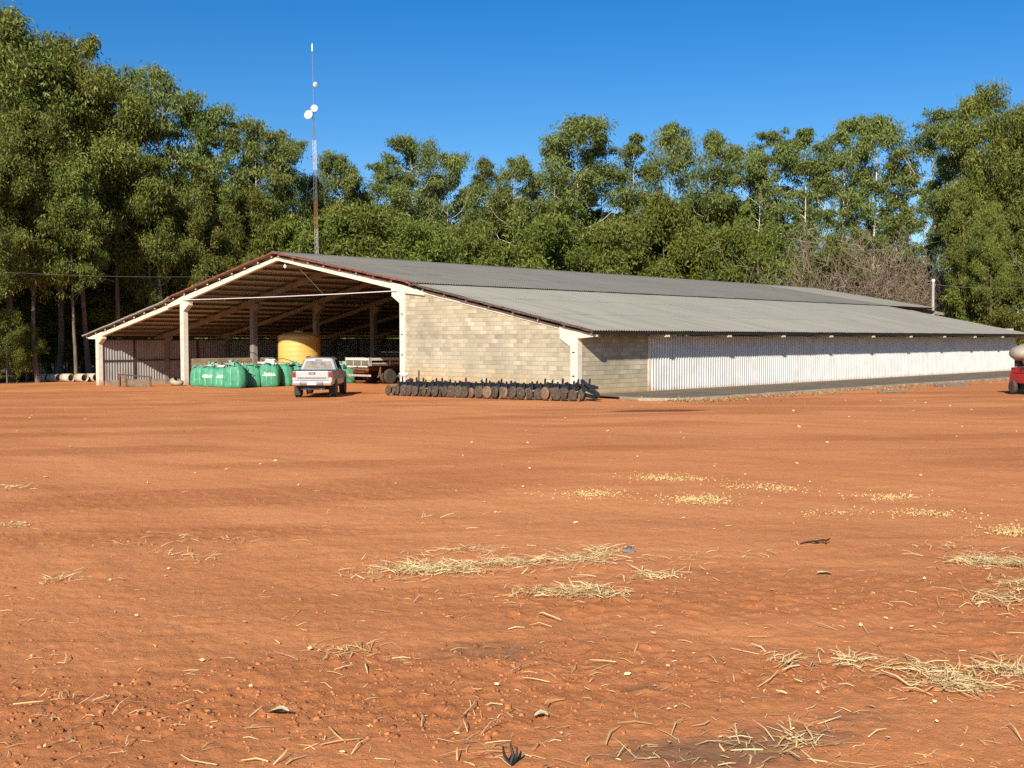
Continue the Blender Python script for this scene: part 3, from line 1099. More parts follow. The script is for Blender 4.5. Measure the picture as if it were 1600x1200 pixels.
def make_tree(kind, seed):
    """returns (wood mesh, crown mesh, nominal height)"""
    r = np.random.default_rng(seed)
    P = dict(euc=dict(H=26, hb=0.34, nb=25, R=3.1, hr=(0.72, 1.35), sub=11, lv=66, L=0.36, W=0.092, tr=0.175, droop=1.1, up=0.9),
             slim=dict(H=26, hb=0.38, nb=19, R=2.2, hr=(0.60, 1.08), sub=10, lv=60, L=0.36, W=0.088, tr=0.145, droop=1.1, up=1.1),
             dense=dict(H=28, hb=0.30, nb=34, R=4.4, hr=(1.15, 1.95), sub=14, lv=84, L=0.42, W=0.12, tr=0.30, droop=0.9, up=0.55),
             bush=dict(H=11, hb=0.08, nb=24, R=3.1, hr=(0.9, 1.5), sub=13, lv=85, L=0.34, W=0.095, tr=0.14, droop=0.6, up=0.5))[kind]
    H = P['H']
    k = 14
    zz = np.linspace(0, H * 0.88, k)
    wob = np.cumsum(r.normal(0, 0.018 * H / 6, (k, 2)), 0)
    wob -= wob[0]
    trunk = np.column_stack([wob, zz])
    V, Q, nv = [], [], 0

    def put(v, q):
        nonlocal nv
        V.append(v)
        Q.append(q + nv)
        nv += len(v)
    put(*tube_np(np.vstack([trunk[0] - np.array([0, 0, 0.8]), trunk]), np.concatenate([[P['tr'] * 1.25], P['tr'] * (1 - 0.93 * (zz / zz[-1]) ** 0.9)]), 8))
    LC, LT = [], []
    phi = r.uniform(0, 6.28)
    for b in range(P['nb']):
        t = ((b + r.uniform(0, 0.8)) / P['nb']) ** 0.85
        h = H * (P['hb'] + (0.96 - P['hb']) * t)
        # crown width: broad in the middle and upper part, rounded on top
        prof = math.sin(math.pi * min(0.97, 0.20 + 0.70 * t)) ** 0.7
        reach = P['R'] * prof * r.uniform(0.45, 1.15)
        if b >= P['nb'] - 2:
            reach *= 0.25
        phi += 2.4 + r.uniform(-0.6, 0.6)
        out = np.array([math.cos(phi), math.sin(phi), 0])
        base = np.array([np.interp(h * 0.93, zz, trunk[:, 0]), np.interp(h * 0.93, zz, trunk[:, 1]), h * 0.93])
        hr = r.uniform(*P['hr']) * (1.0 if t < 0.9 else 0.85)
        if t < 0.22 and kind in ('euc', 'slim'):
            reach *= 0.62
        rise = reach * P['up'] * r.uniform(0.5, 1.2) * (2.0 if t < 0.22 else 1.0)
        tip = base + out * reach + np.array([0, 0, min(rise, H * 1.0 - base[2] - hr * 0.3)])
        mid = base + out * reach * 0.55 + np.array([0, 0, rise * 0.32]) + r.normal(0, 0.15, 3)
        rb = max(0.022, P['tr'] * 0.34 * (1 - 0.6 * t))
        put(*tube_np(np.array([base, (base + mid) / 2 + r.normal(0, 0.08, 3), mid, tip]), np.array([rb, rb * 0.8, rb * 0.6, rb * 0.25]), 5))
        headtone = r.uniform(-0.16, 0.16)
        ns = int(P['sub'] * r.uniform(0.7, 1.25))
        for s in range(ns):
            d = r.normal(size=3)
            d /= np.linalg.norm(d)
            rr = hr * r.uniform(0.35, 1.0)
            c = tip + d * rr * np.array([1, 1, 0.8])
            if s % 3 == 0:
                c = mid + (tip - mid) * r.uniform(0.0, 0.9) + r.normal(0, hr * 0.4, 3)
            if s % 2 == 0:
                put(*tube_np(np.array([mid + (tip - mid) * r.uniform(0.2, 0.9), c]), np.array([rb * 0.35, 0.008]), 3))
            n = int(P['lv'] * r.uniform(0.5, 1.3))
            sp = hr * 0.30
            pts = c + r.normal(0, 1, (n, 3)) * np.array([sp, sp, sp * 0.75])
            LC.append(pts)
            LT.append(np.clip(0.45 + headtone + r.normal(0, 0.20, n) + 0.10 * d[2], 0, 1))
    V, Q = np.concatenate(V), np.concatenate(Q)
    wood = np_mesh('trunk', V, Q, smooth=True)
    LC, LT = np.concatenate(LC), np.concatenate(LT)
    lv = leaves(LC, r, P['L'], P['W'], P['droop'])
    crown = np_mesh('crown', lv, np.arange(len(lv)).reshape(-1, 4), tint=LT)
    top = float(np.percentile(LC[:, 2], 99.7))
    wood.materials.append(MT['bark_dark' if kind in ('dense', 'bush') else 'bark'])
    crown.materials.append(MT[{'euc': 'leaf_euc', 'slim': 'leaf_euc', 'dense': 'leaf_dense', 'bush': 'leaf_bush'}[kind]])
    return wood, crown, top


def make_dry(seed):
    r = np.random.default_rng(seed)
    V, Q, nv = [], [], 0
    for s in range(60):
        p = np.array([r.normal(0, 0.8), r.normal(0, 0.8), -0.3])
        d = np.array([r.normal(0, 0.25), r.normal(0, 0.25), 1.0])
        L = r.uniform(4, 10)
        pts = [p]
        for i in range(6):
            d = d + r.normal(0, 0.16, 3)
            d /= np.linalg.norm(d)
            pts.append(pts[-1] + d * L / 6)
        v, q = tube_np(np.array(pts), np.linspace(0.055, 0.012, 7), 3)
        V.append(v), Q.append(q + nv)
        nv += len(v)
        for i in range(2, 7):
            for _ in range(5):
                e = pts[i] + r.normal(0, 0.7, 3) + np.array([0, 0, 0.5])
                v, q = tube_np(np.array([pts[i], (pts[i] + e) / 2 + r.normal(0, 0.1, 3), e]), np.array([0.02, 0.014, 0.007]), 3)
                V.append(v), Q.append(q + nv)
                nv += len(v)
    wood = np_mesh('branches', np.concatenate(V), np.concatenate(Q), smooth=True)
    wood.materials.append(MT['twig'])
    return wood, None, 10.0


LIB = {'euc': [make_tree('euc', 100 + i) for i in range(6)],
       'slim': [make_tree('slim', 200 + i) for i in range(4)],
       'dense': [make_tree('dense', 300 + i) for i in range(4)],
       'bush': [make_tree('bush', 400 + i) for i in range(4)],
       'dry': [make_dry(500 + i) for i in range(2)]}
NAME = {'euc': 'eucalyptus_tree', 'slim': 'eucalyptus_tree', 'dense': 'forest_tree', 'bush': 'leafy_shrub', 'dry': 'dry_shrub'}
CAT = {'euc': 'tree', 'slim': 'tree', 'dense': 'tree', 'bush': 'shrub', 'dry': 'shrub'}
tree_rnd = random.Random(21)


def plant(kind, loc, height, label, group, var=None, wide=1.0):
    lib = LIB[kind]
    k = tree_rnd.randrange(len(lib)) if var is None else var % len(lib)
    wood, crown, top = lib[k]
    s = height / top
    t = thing(NAME[kind], label, CAT[kind], loc, tree_rnd.uniform(0, 6.28), group)
    t.scale = (s * wide, s * wide, s)
    t.rotation_euler = (tree_rnd.uniform(-0.03, 0.03), tree_rnd.uniform(-0.03, 0.03), t.rotation_euler.z)
    link('trunk' if kind != 'dry' else 'branches', wood, None, t)
    if crown:
        link('crown', crown, None, t)
    return t


def by_top(kind, px, ytop, depth, label, group, var=None, wide=1.0):
    """a tree at column px whose top shows at row ytop when it stands depth metres away"""
    p = at_depth(px, depth)
    horizon = 534.0 - 0.002 * (px - 800)
    h = CAM[2] + (horizon - ytop) / FPX * depth - p.z
    return plant(kind, p, h, label, group, var, wide)


G_BELT = 'eucalyptus belt behind the shed'
G_LEFT = 'dense forest edge beyond the open end of the shed'
L_BELT = 'tall slender eucalyptus with pale trunk in the belt rising over the shed roof'
L_BACK = 'eucalyptus in the back rows of the belt, half hidden by the trees before it'
L_LEFT = 'tall dense dark green tree at the forest edge beside the open shed'
L_DEEP = 'shaded forest tree standing in the dark rows behind the forest edge'
L_BUSH = 'bright green leafy shrub growing low between the eucalyptus trunks behind the roof'

# forest edge at the open end (left in the photograph)
for (px, yt, dp, v, w, lab) in ((18, 26, 98, 0, 0.95, 'highest dense tree of the forest edge, its rounded top over all the others'), (-52, 130, 96, 1, 0.9, L_LEFT), (92, 66, 104, 2, 0.85, L_LEFT),
                                (138, 90, 102, 3, 0.8, L_LEFT), (184, 118, 103, 1, 0.85, 'dense tree with a steep rounded flank beside the gap of sky near the gable'), (58, 165, 93, 2, 0.85, L_LEFT), (118, 235, 95, 0, 0.8, L_LEFT),
                                (232, 250, 104, 3, 0.75, L_LEFT), (-15, 235, 89, 1, 0.85, L_LEFT), (322, 262, 107, 0, 0.75, L_LEFT), (392, 292, 110, 2, 0.75, L_LEFT)):
    by_top('dense', px, yt, dp, lab, G_LEFT, v, w)
for (px, yt, dp, v, w) in ((257, 112, 106, 0, 1.0), (303, 154, 108, 3, 0.95), (349, 172, 110, 1, 0.9), (405, 196, 112, 4, 1.1), (428, 214, 116, 2, 0.9)):
    by_top('euc', px, yt, dp, 'tall eucalyptus with rounded olive crown at the forest edge beside the shed gable', 'eucalyptus at the forest edge beside the gable', v, w)
for i in range(40):                                 # deep rows: what makes the wood dark
    px = -140 + i * 14.5 + tree_rnd.uniform(-8, 8)
    dp = 110 + (i * 7 % 5) * 6.5 + tree_rnd.uniform(-2, 2) + max(0, px) * 0.03
    sk = np.interp(px, [-200, 0, 130, 215, 225, 260, 420, 460], [80, 80, 150, 190, 270, 230, 265, 310])
    by_top('dense', px, sk + 30 + tree_rnd.uniform(0, 90), dp, L_DEEP, 'deep forest rows', None, 0.85)
for i in range(34):                                 # undergrowth that closes the view between the trunks
    px = -60 + i * 15 + tree_rnd.uniform(-8, 8)
    by_top('bush', px, tree_rnd.uniform(400, 490), 110 + (i * 3 % 5) * 7, 'dark undergrowth bush between the trunks inside the forest', 'undergrowth inside the forest', None, 1.2)
# edge trees where the forest comes round beside the yard; they shade the foot of the forest
for (x, y, h, v) in ((-61, -17, 24, 0), (-66, -9, 23, 1), (-57, -25, 25, 3), (-72, -4, 18, 2), (-66, -24, 26, 2), (-73, -14, 25, 1), (-62, -9, 20, 2)):
    plant('dense', (x, y, gz(x)), h, 'dense edge tree where the forest comes nearest to the yard', 'forest edge trees beside the yard', v, 1.0)
# low leafy saplings in front of the dark trunks
by_top('bush', 10, 486, 91, 'low leafy sapling catching light in front of the dark forest trunks', 'saplings before the forest', 1, 0.75)
by_top('bush', 40, 508, 93, 'low leafy sapling catching light in front of the dark forest trunks', 'saplings before the forest', 2, 0.8)

# the belt behind the roof: crowns read one by one against the sky
belt = ((458, 224, 118, 'slim', 0, 1.05), (486, 275, 122, 'euc', 1, .8), (517, 243, 118, 'euc', 1, 1.0), (550, 264, 122, 'slim', 3, 1.1), (603, 254, 120, 'slim', 1, 1.15),
        (652, 219, 122, 'euc', 0, 1.05), (703, 227, 124, 'euc', 2, 1.0), (757, 250, 126, 'slim', 3, 1.1), (802, 250, 124, 'euc', 4, 1.05),
        (866, 215, 128, 'slim', 0, 1.1), (901, 187, 126, 'euc', 1, 1.35), (938, 215, 130, 'slim', 2, 1.1), (988, 215, 127, 'slim', 2, 1.2), (1043, 199, 127, 'euc', 5, 1.05),
        (1104, 211, 126, 'euc', 0, 1.05), (1142, 228, 130, 'slim', 0, 1.1), (1180, 226, 125, 'euc', 2, .95), (1214, 208, 125, 'slim', 1, 1.15), (1252, 205, 124, 'slim', 2, 1.25),
        (1310, 187, 121, 'euc', 4, 1.05), (1360, 184, 121, 'euc', 1, 1.1), (1402, 238, 120, 'slim', 3, 1.1), (1460, 175, 117, 'slim', 1, 1.2),
        (1502, 192, 113, 'euc', 2, 1.0))
SPECIAL = {901: 'eucalyptus with the broadest, highest crown in the middle of the belt behind the roof', 1460: 'eucalyptus with a thin airy blue-green top beside the densest trees of the belt',
           458: 'slim eucalyptus with a pale leaning top beside the radio mast', 517: 'eucalyptus with a broad low crown right behind the radio mast', 1360: 'eucalyptus with a pointed dense crown over the dry thickets'}
for (px, yt, dp, kd, v, w) in belt:
    by_top(kd, px, yt, dp, SPECIAL.get(px, L_BELT), G_BELT, v, w)
for (px, yt, dp, v, w) in ((1532, 142, 108, 1, 0.70), (1594, 168, 105, 2, 0.75), (1568, 215, 112, 3, 0.7), (1650, 160, 104, 0, 0.9), (1506, 285, 107, 2, 0.6), (1710, 170, 100, 1, 0.9), (1550, 320, 102, 0, 0.6)):
    by_top('dense', px, yt, dp, 'tall full-crowned tree at the far end of the belt past the shed', 'full trees at the far end of the belt', v, w)
for i in range(16):                                 # the belt goes on past the frame
    px = 1745 + i * 62 + tree_rnd.uniform(-15, 15)
    by_top('dense' if i % 3 else 'euc', px, 215 + tree_rnd.uniform(-25, 45), 100 - i * 1.4 + (i % 2) * 6, 'tree of the belt where it runs on behind the red machine', 'belt trees running on past the shed', None, 0.85)
    by_top('bush', px + 28, 400 + tree_rnd.uniform(-25, 30), 97 - i * 1.4, 'shrub at the foot of the belt running on behind the red machine', 'belt shrubs running on past the shed', None, 1.1)
for i in range(30):
    px = 445 + i * 38.5 + tree_rnd.uniform(-12, 12)
    sk = np.interp(px, [430, 480, 545, 590, 650, 705, 760, 830, 900, 960, 1045, 1180, 1310, 1400, 1440, 1530, 1620], [230, 275, 265, 290, 225, 235, 260, 280, 195, 260, 215, 235, 195, 245, 255, 150, 170])
    by_top('slim' if i % 3 else 'euc', px, sk + 40 + tree_rnd.uniform(0, 80), 136 + (i * 5 % 4) * 6, L_BACK, 'back rows of the belt', None, 1.0)
for i in range(40):
    px = 440 + i * 29 + tree_rnd.uniform(-10, 10)
    if (1215 < px < 1435 and i % 3) or 1425 < px < 1495:
        continue
    dp = np.interp(px, [400, 600, 900, 1200, 1400, 1600], [109, 113, 120, 117, 111, 100]) + tree_rnd.uniform(-2, 4) + (14 if i % 2 and px < 1430 else 0)
    yt = tree_rnd.uniform(300, 405) if px < 1215 else tree_rnd.uniform(380, 430)
    by_top('bush', px, yt, dp, L_BUSH, 'shrubs between the eucalyptus trunks', None, tree_rnd.uniform(0.75, 1.0))
for i in range(20):
    px = 460 + i * 57 + tree_rnd.uniform(-15, 15)
    by_top('bush', px, tree_rnd.uniform(310, 380) if px < 1220 else tree_rnd.uniform(390, 440), 134 + tree_rnd.uniform(-3, 8), 'shaded shrub standing deep in the belt behind the first trunks', 'shrubs deep in the belt', None, 1.0)
for (px, yt) in ((1238, 372), (1275, 352), (1330, 375), (1362, 362), (1395, 382), (1420, 396), (1302, 396), (1348, 405), (1440, 405)):
    by_top('dry', px, yt, 116, 'leafless brown thicket of dry twigs behind the far end of the roof', 'dry thickets behind the far roof', None, 1.0)

# ------------------------------------------------------------------ radio mast and poles
base = Vector((-51.83, 23.98, gz(-51.83)))
top = Vector((-52.9, 24.4, 23.6))
mast = thing('radio_mast', 'slim guyed lattice radio mast with white dishes behind the gable', 'mast', base)
axis = top - base
off = [Vector((0.16 * math.cos(a), 0.16 * math.sin(a), 0)) for a in (0.4, 2.49, 4.59)]
nsec = 9
for s in range(nsec):
    m = MB()
    mat = ['board', 'orange', 'board', 'galv', 'board', 'orange', 'galv', 'white', 'galv'][s]
    for k in range(3):
        a = axis * (s / nsec) + off[k]
        b = axis * ((s + 1) / nsec) + off[k]
        m.tube([a, b], 0.017, 5)
        for j in range(6):
            t0, t1 = (s + j / 6) / nsec, (s + (j + 1) / 6) / nsec
            m.tube([axis * t0 + off[k], axis * t1 + off[(k + 1) % 3]], 0.007, 4, False)
    sec = m.build('lattice_section', mat, mast)
m = MB()
m.tube([axis, axis + Vector((-0.12, 0.05, 2.4)), axis + Vector((-0.28, 0.1, 6.0))], [0.05, 0.035, 0.02], 6)
m.build('top_rod', 'galv', mast)
m = MB()
e = axis + Vector((-0.28, 0.1, 6.0))
m.lathe([(0.02, -0.6), (0.07, -0.5), (0.08, -0.1), (0.05, 0.1), (0.005, 0.2)], 8, c=e)
m.build('antenna_tip', 'white', mast)
toCam = (Vector(CAM) - top).normalized()
rightv = Vector(R[:, 0])


def dish(c, r, face, name):
    face = face.normalized()
    m = MB()
    m.lathe([(0.001, 0.10 * r), (0.5 * r, 0.06 * r), (0.85 * r, 0.0), (r, -0.06 * r), (r, -0.30 * r), (0.55 * r, -0.62 * r), (0.2 * r, -0.78 * r), (0.001, -0.8 * r)], 18)
    rot = face.to_track_quat('Z', 'Y')
    m.v = [tuple(rot @ Vector(p) + Vector(c)) for p in m.v]
    o = m.build(name, 'white', mast)
    k = MB()
    k.tube([Vector(c) - face * 0.7 * r, Vector(c) - face * 1.2 * r], 0.05, 6)
    k.build('dish_arm', 'galv', o)


dish(axis * 0.985 - rightv * 0.52 + Vector((0, 0, 0.0)) + toCam * 0.3, 0.42, toCam - rightv * 0.5 + Vector((0, 0, 0.35)), 'dish')
dish(axis * 0.985 + rightv * 0.06 + Vector((0, 0, 0.55)) + toCam * 0.35, 0.33, toCam, 'dish')
dish(axis * 0.985 + rightv * 0.22 + Vector((0, 0, 2.7)) + toCam * 0.2, 0.26, toCam + rightv * 1.0, 'dish')
for k in range(3):
    a = 0.4 + k * 2.094
    for hf in (0.5, 0.95):
        m = MB()
        g = Vector((3.2 * math.cos(a), 3.2 * math.sin(a), 0))
        g.z = gz(base.x + g.x) - base.z
        m.tube([axis * hf, g], 0.006, 4, False)
        m.build('guy_wire', 'wire', mast)

pp = at_depth(1457, 101.5)
pole = thing('utility_pole', 'grey concrete utility pole standing just past the far end of the shed', 'pole', pp)
m = MB()
m.tube([(0, 0, -0.5), (0, 0, 8.0)], [0.17, 0.12], 10)
m.build('shaft', 'polec', pole)
m = MB()
m.lathe([(0.13, 8.0), (0.16, 8.04), (0.16, 8.2), (0.005, 8.28)], 10)
m.build('cap', 'white', pole)
m = MB()
m.beam((-0.25, 0.1, 7.7), (0.25, -0.1, 7.7), 0.06, 0.07)
m.build('crossarm', 'polec', pole)


def cable(name, a, b, sag, label, r=0.011):
    a, b = Vector(a), Vector(b)
    pts = []
    for i in range(15):
        t = i / 14
        p = a.lerp(b, t)
        p.z -= sag * 4 * t * (1 - t)
        pts.append(p)
    m = MB()
    m.tube(pts, r, 4, False)
    o = m.build(name, 'wire')
    return tag(o, label, 'cable')


cable('overhead_cable', pp + Vector((0.2, -0.08, 7.74)), at_depth(1700, 96) + Vector((0, 0, 7.6)), 0.5, 'sagging cable running from the utility pole past the far trees', 0.016)
cable('overhead_cable', at_depth(-60, 84) + Vector((0, 0, 9.0)), base + Vector((0, 0, 9.6)), 0.5, 'thin overhead cable crossing the dark forest to the radio mast', 0.013)


# ------------------------------------------------------------------ bulk bags
def bag_profile(t, seed):
    """half width at height fraction t"""
    bul = 0.90 + 0.14 * math.sin(math.pi * min(1, t * 1.05)) - 0.07 * max(0, 0.10 - t) / 0.10
    return bul


def bag_point(th, z, w, h, seed, lean=0.0):
    n = 4.2
    c, s = math.cos(th), math.sin(th)
    sup = (abs(c) ** n + abs(s) ** n) ** (-1 / n)
    sup = 0.55 * sup + 0.45 * min(1.12, sup)
    t = z / h
    bul = 0.93 + 0.12 * math.sin(math.pi * min(1.0, 0.08 + t * 0.95))
    if t < 0.08:
        bul *= 0.90 + 0.10 * math.sqrt(max(0, t / 0.08))
    if t > 0.74:
        bul *= 1.0 - 0.34 * ((t - 0.74) / 0.26) ** 1.8
    fold = 1 + 0.038 * math.sin(th * 8 + seed * 1.7 + 3 * t) * (0.3 + 0.9 * t) + 0.022 * math.sin(th * 13 + seed + 5 * t)
    r = w / 2 * sup * bul * fold * (1 + 0.045 * math.sin(2 * th + seed * 2.3 + 2.5 * t) + 0.03 * math.sin(3 * th - seed))
    return Vector((r * c + lean * z, r * s, z + (0.035 * math.sin(3 * th + seed) + 0.05 * math.sin(2 * th + 2 * seed)) * max(0.0, t - 0.5) * 2))


def make_bag(p, rot, w, h, seed, label, printed, lean=0.0):
    t = thing('bulk_bag', label, 'bag', p, rot, 'green bulk bags at the shed opening')
    r = random.Random(seed)
    m = MB()
    nth, nz = 40, 14
    vs, fs = [], []
    for i in range(nz + 1):
        for j in range(nth):
            vs.append(bag_point(2 * math.pi * j / nth, h * i / nz, w, h, seed, lean))
    for i in range(nz):
        for j in range(nth):
            fs.append((i * nth + j, i * nth + (j + 1) % nth, (i + 1) * nth + (j + 1) % nth, (i + 1) * nth + j))
    ctop = Vector((lean * h, 0, h + 0.05))
    vs.append(ctop)
    fs += [(nz * nth + j, nz * nth + (j + 1) % nth, len(vs) - 1) for j in range(nth)]
    vs.append(Vector((0, 0, 0)))
    fs += [((j + 1) % nth, j, len(vs) - 1) for j in range(nth)]
    m.add(vs, fs, True)
    body = m.build('body', 'bag', t)
    for k in range(4):                              # seam tapes running up the faces
        for dth in (-0.30, 0.30):
            th = k * math.pi / 2 + dth + r.uniform(-0.06, 0.06)
            q = MB()
            A, B = [], []
            for i in range(1, 11):
                z = h * (0.06 + 0.085 * i)
                dt = 0.025 + 0.012 * math.sin(i + seed)
                a = bag_point(th - dt, z, w, h, seed, lean)
                b = bag_point(th + dt, z, w, h, seed, lean)
                for v in (a, b):
                    v.x *= 1.008
                    v.y *= 1.008
                A.append(a)
                B.append(b)
            q.add(A + B, [(i, 10 + i, 11 + i, i + 1) for i in range(9)], True)
            q.build('seam_tape', 'bag_seam', t)
    q = MB()                                        # crumpled filling neck
    nn = 16
    rings = []
    for i, (rr, zz) in enumerate(((0.40, 0.0), (0.34, 0.07), (0.22, 0.12), (0.17, 0.16), (0.20, 0.21), (0.16, 0.25))):
        ring = []
        for j in range(nn):
            th = 2 * math.pi * j / nn
            k = rr * w * (1 + 0.30 * math.sin(5 * th + seed + i) + r.uniform(-0.35, 0.35))
            ring.append((lean * h + k * math.cos(th) + 0.05 * i * math.cos(seed), k * math.sin(th) + 0.05 * i * math.sin(seed * 1.7), h - 0.02 + zz * (0.75 + 0.35 * math.sin(seed * 3)) + r.uniform(-0.05, 0.05)))
        rings.append(ring)
    vs = [p for ring in rings for p in ring]
    fs = [(i * nn + j, i * nn + (j + 1) % nn, (i + 1) * nn + (j + 1) % nn, (i + 1) * nn + j) for i in range(5) for j in range(nn)]
    q.add(vs, fs, False)
    q.build('filling_neck', 'bag_neck' if seed % 3 else 'bag_print', t)
    for k in range(4):                              # lifting loops at the corners
        th = math.pi / 4 + k * math.pi / 2
        c = bag_point(th, h * 0.93, w, h, seed, lean)
        u = Vector((-math.sin(th), math.cos(th), 0))
        q = MB()
        hh = r.uniform(0.12, 0.26)
        lo = Vector((r.uniform(-0.08, 0.08), r.uniform(-0.08, 0.08), 0))
        q.tube([c - u * 0.12, c - u * 0.08 + lo * 0.7 + Vector((0, 0, hh * 0.8)), c + lo + Vector((0, 0, hh)), c + u * 0.08 + lo * 0.7 + Vector((0, 0, hh * 0.8)), c + u * 0.12], 0.018, 5)
        q.build('lifting_loop', 'bag_neck' if k % 2 else 'strap', t)
    if printed is not None:
        q = MB()
        rr = random.Random(seed + 5)

        def patch(t0, t1, z0, z1):
            vs = []
            for a, b in ((t0, z0), (t1, z0), (t1, z1), (t0, z1)):
                v = bag_point(printed + a, h * b, w, h, seed, lean)
                v.x *= 1.012
                v.y *= 1.012
                vs.append(v)
            q.add(vs, [(0, 1, 2, 3)])
        for i in range(9):                          # underlining swoosh
            a = -0.62 + i * 0.13
            zb = 0.475 + 0.05 * (abs(a + 0.1) ** 1.5)
            patch(a, a + 0.13, zb, zb + 0.035)
        a = -0.50
        for i in range(9):                          # worn letter strokes, too faded to read
            wd = rr.uniform(0.035, 0.055)
            patch(a, a + wd, 0.53, rr.choice((0.62, 0.60, 0.66)))
            patch(a, a + wd * 2.0, 0.53 + rr.choice((0, 0.035, 0.06)), 0.555 + rr.choice((0, 0.035, 0.06)))
            a += wd + 0.065
        q.build('faded_print', 'bag_print', t)
    return t


cam_dir = math.atan2(-R[1, 2], -R[0, 2])
LB = 'full green woven bulk bag with pale crumpled neck at the shed opening'
LBP = 'green bulk bag with a strip of faded white print'
bags = ((310, 603.6, 1.12, 1.20, None, 0), (328, 604.4, 1.14, 1.24, 0.0, 0), (344, 605.2, 1.02, 1.22, 0.25, -0.16), (363.5, 606.6, 1.24, 1.38, None, 0),
        (390, 605.0, 1.08, 1.32, None, -0.10), (417.5, 604.4, 1.18, 1.40, 0.05, 0), (443, 603.2, 1.12, 1.32, None, 0), (460, 602.6, 1.08, 1.28, None, 0))
for i, (px, py, w, h, pr, lean) in enumerate(bags):
    p = ong(px, py)
    p += Vector((R[0, 2], R[1, 2], 0)) * 0.55
    p.z = gz(p.x) - 0.02
    rot = cam_dir + rnd.uniform(-0.25, 0.25)
    lab = LBP + (' under the shed opening' if lean == 0 else ', leaning against its neighbour') if pr is not None else (LB if lean == 0 else 'green bulk bag slumped sideways in the shade of another bag')
    if i == 0:
        lab = 'green bulk bag standing nearest to the tall inner post'
    if i == 3:
        lab = 'largest plain green bulk bag standing out in front of the row'
    make_bag(p, rot, w, h, 10 + i, lab, pr, lean)
for i, (px, dpt, w, h) in enumerate(((337, 70.0, 1.1, 1.18), (353, 69.6, 1.1, 1.14), (372, 68.6, 1.1, 1.16), (399, 69.6, 1.1, 1.16), (384, 71.2, 1.1, 1.16), (430, 69.8, 1.05, 1.12), (452, 70.6, 1.05, 1.12), (541, 70.5, 1.1, 1.20))):
    p = at_depth(px, dpt)
    make_bag(p, cam_dir + rnd.uniform(-0.4, 0.4), w, h, 40 + i, 'green bulk bag standing in the second row behind the front bags' if px < 500 else 'lone green bulk bag between the pickup and the flatbed truck', None)

# ------------------------------------------------------------------ yellow tank
tp = at_depth(467.5, 73.0)
tank = thing('water_tank', 'big yellow plastic cylinder tank standing behind the green bags', 'tank', tp)
m = MB()
prof = [(0.001, 0.0), (1.36, 0.0), (1.40, 0.06)]
for i in range(9):
    z = 0.10 + i * 0.355
    prof += [(1.40, z), (1.402, z + 0.30), (1.397, z + 0.318), (1.397, z + 0.337)]
prof += [(1.40, 3.32), (1.37, 3.42), (1.28, 3.50), (1.0, 3.60), (0.5, 3.70), (0.30, 3.72), (0.001, 3.72)]
prof = [(a_, h_ * 0.905) for a_, h_ in prof]
m.lathe(prof, 48)
m.build('shell', 'tank', tank)
m = MB()
m.lathe([(0.30, 3.34), (0.32, 3.40), (0.28, 3.43), (0.001, 3.44)], 20)
m.build('lid', 'tank', tank)

# ------------------------------------------------------------------ wheels
def wheel(parent, c, r, w, axis='x', tyre='tyre', rim='silver', hubr=0.55):
    m = MB()
    m.lathe([(r * 0.60, -w * 0.42), (r * 0.90, -w * 0.5), (r * 0.985, -w * 0.36), (r, 0), (r * 0.985, w * 0.36), (r * 0.90, w * 0.5), (r * 0.60, w * 0.42)], 28, axis, (0, 0, 0))
    o = m.build('wheel', tyre, parent, c)
    d = MB()
    d.lathe([(0.001, -w * 0.20), (r * 0.18, -w * 0.25), (r * 0.22, -w * 0.12), (r * 0.50, -w * 0.18), (r * hubr, -w * 0.40), (r * 0.62, -w * 0.41), (r * 0.62, w * 0.41), (r * hubr, w * 0.40), (r * 0.50, w * 0.18), (r * 0.22, w * 0.12), (r * 0.18, w * 0.25), (0.001, w * 0.20)], 20, axis)
    d.build('rim', rim, o)
    return o


# ------------------------------------------------------------------ pickup (rear towards the viewer)
pc = ong(494.5, 619.6)
pick = thing('pickup_truck', 'silver double-cab pickup truck parked with its tailgate to the yard', 'pickup', pc, math.atan2(R[1, 2], R[0, 2]) - math.pi / 2 + 0.02)


def shell(stations, mirror=True):
    """loft: each station = (y, [(x, z), ...]) right half from bottom to top"""
    m = MB()
    n = len(stations[0][1])
    rows = []
    for y, half in stations:
        full = [(x, y, z) for x, z in half] + [(-x, y, z) for x, z in reversed(half)]
        rows.append(full)
    k = len(rows[0])
    vs = [p for row in rows for p in row]
    fs = []
    for i in range(len(rows) - 1):
        for j in range(k):
            fs.append((i * k + j, i * k + (j + 1) % k, (i + 1) * k + (j + 1) % k, (i + 1) * k + j))
    fs.append(tuple(range(k - 1, -1, -1)))
    fs.append(tuple(range((len(rows) - 1) * k, len(rows) * k)))
    m.add(vs, fs, False)
    return m


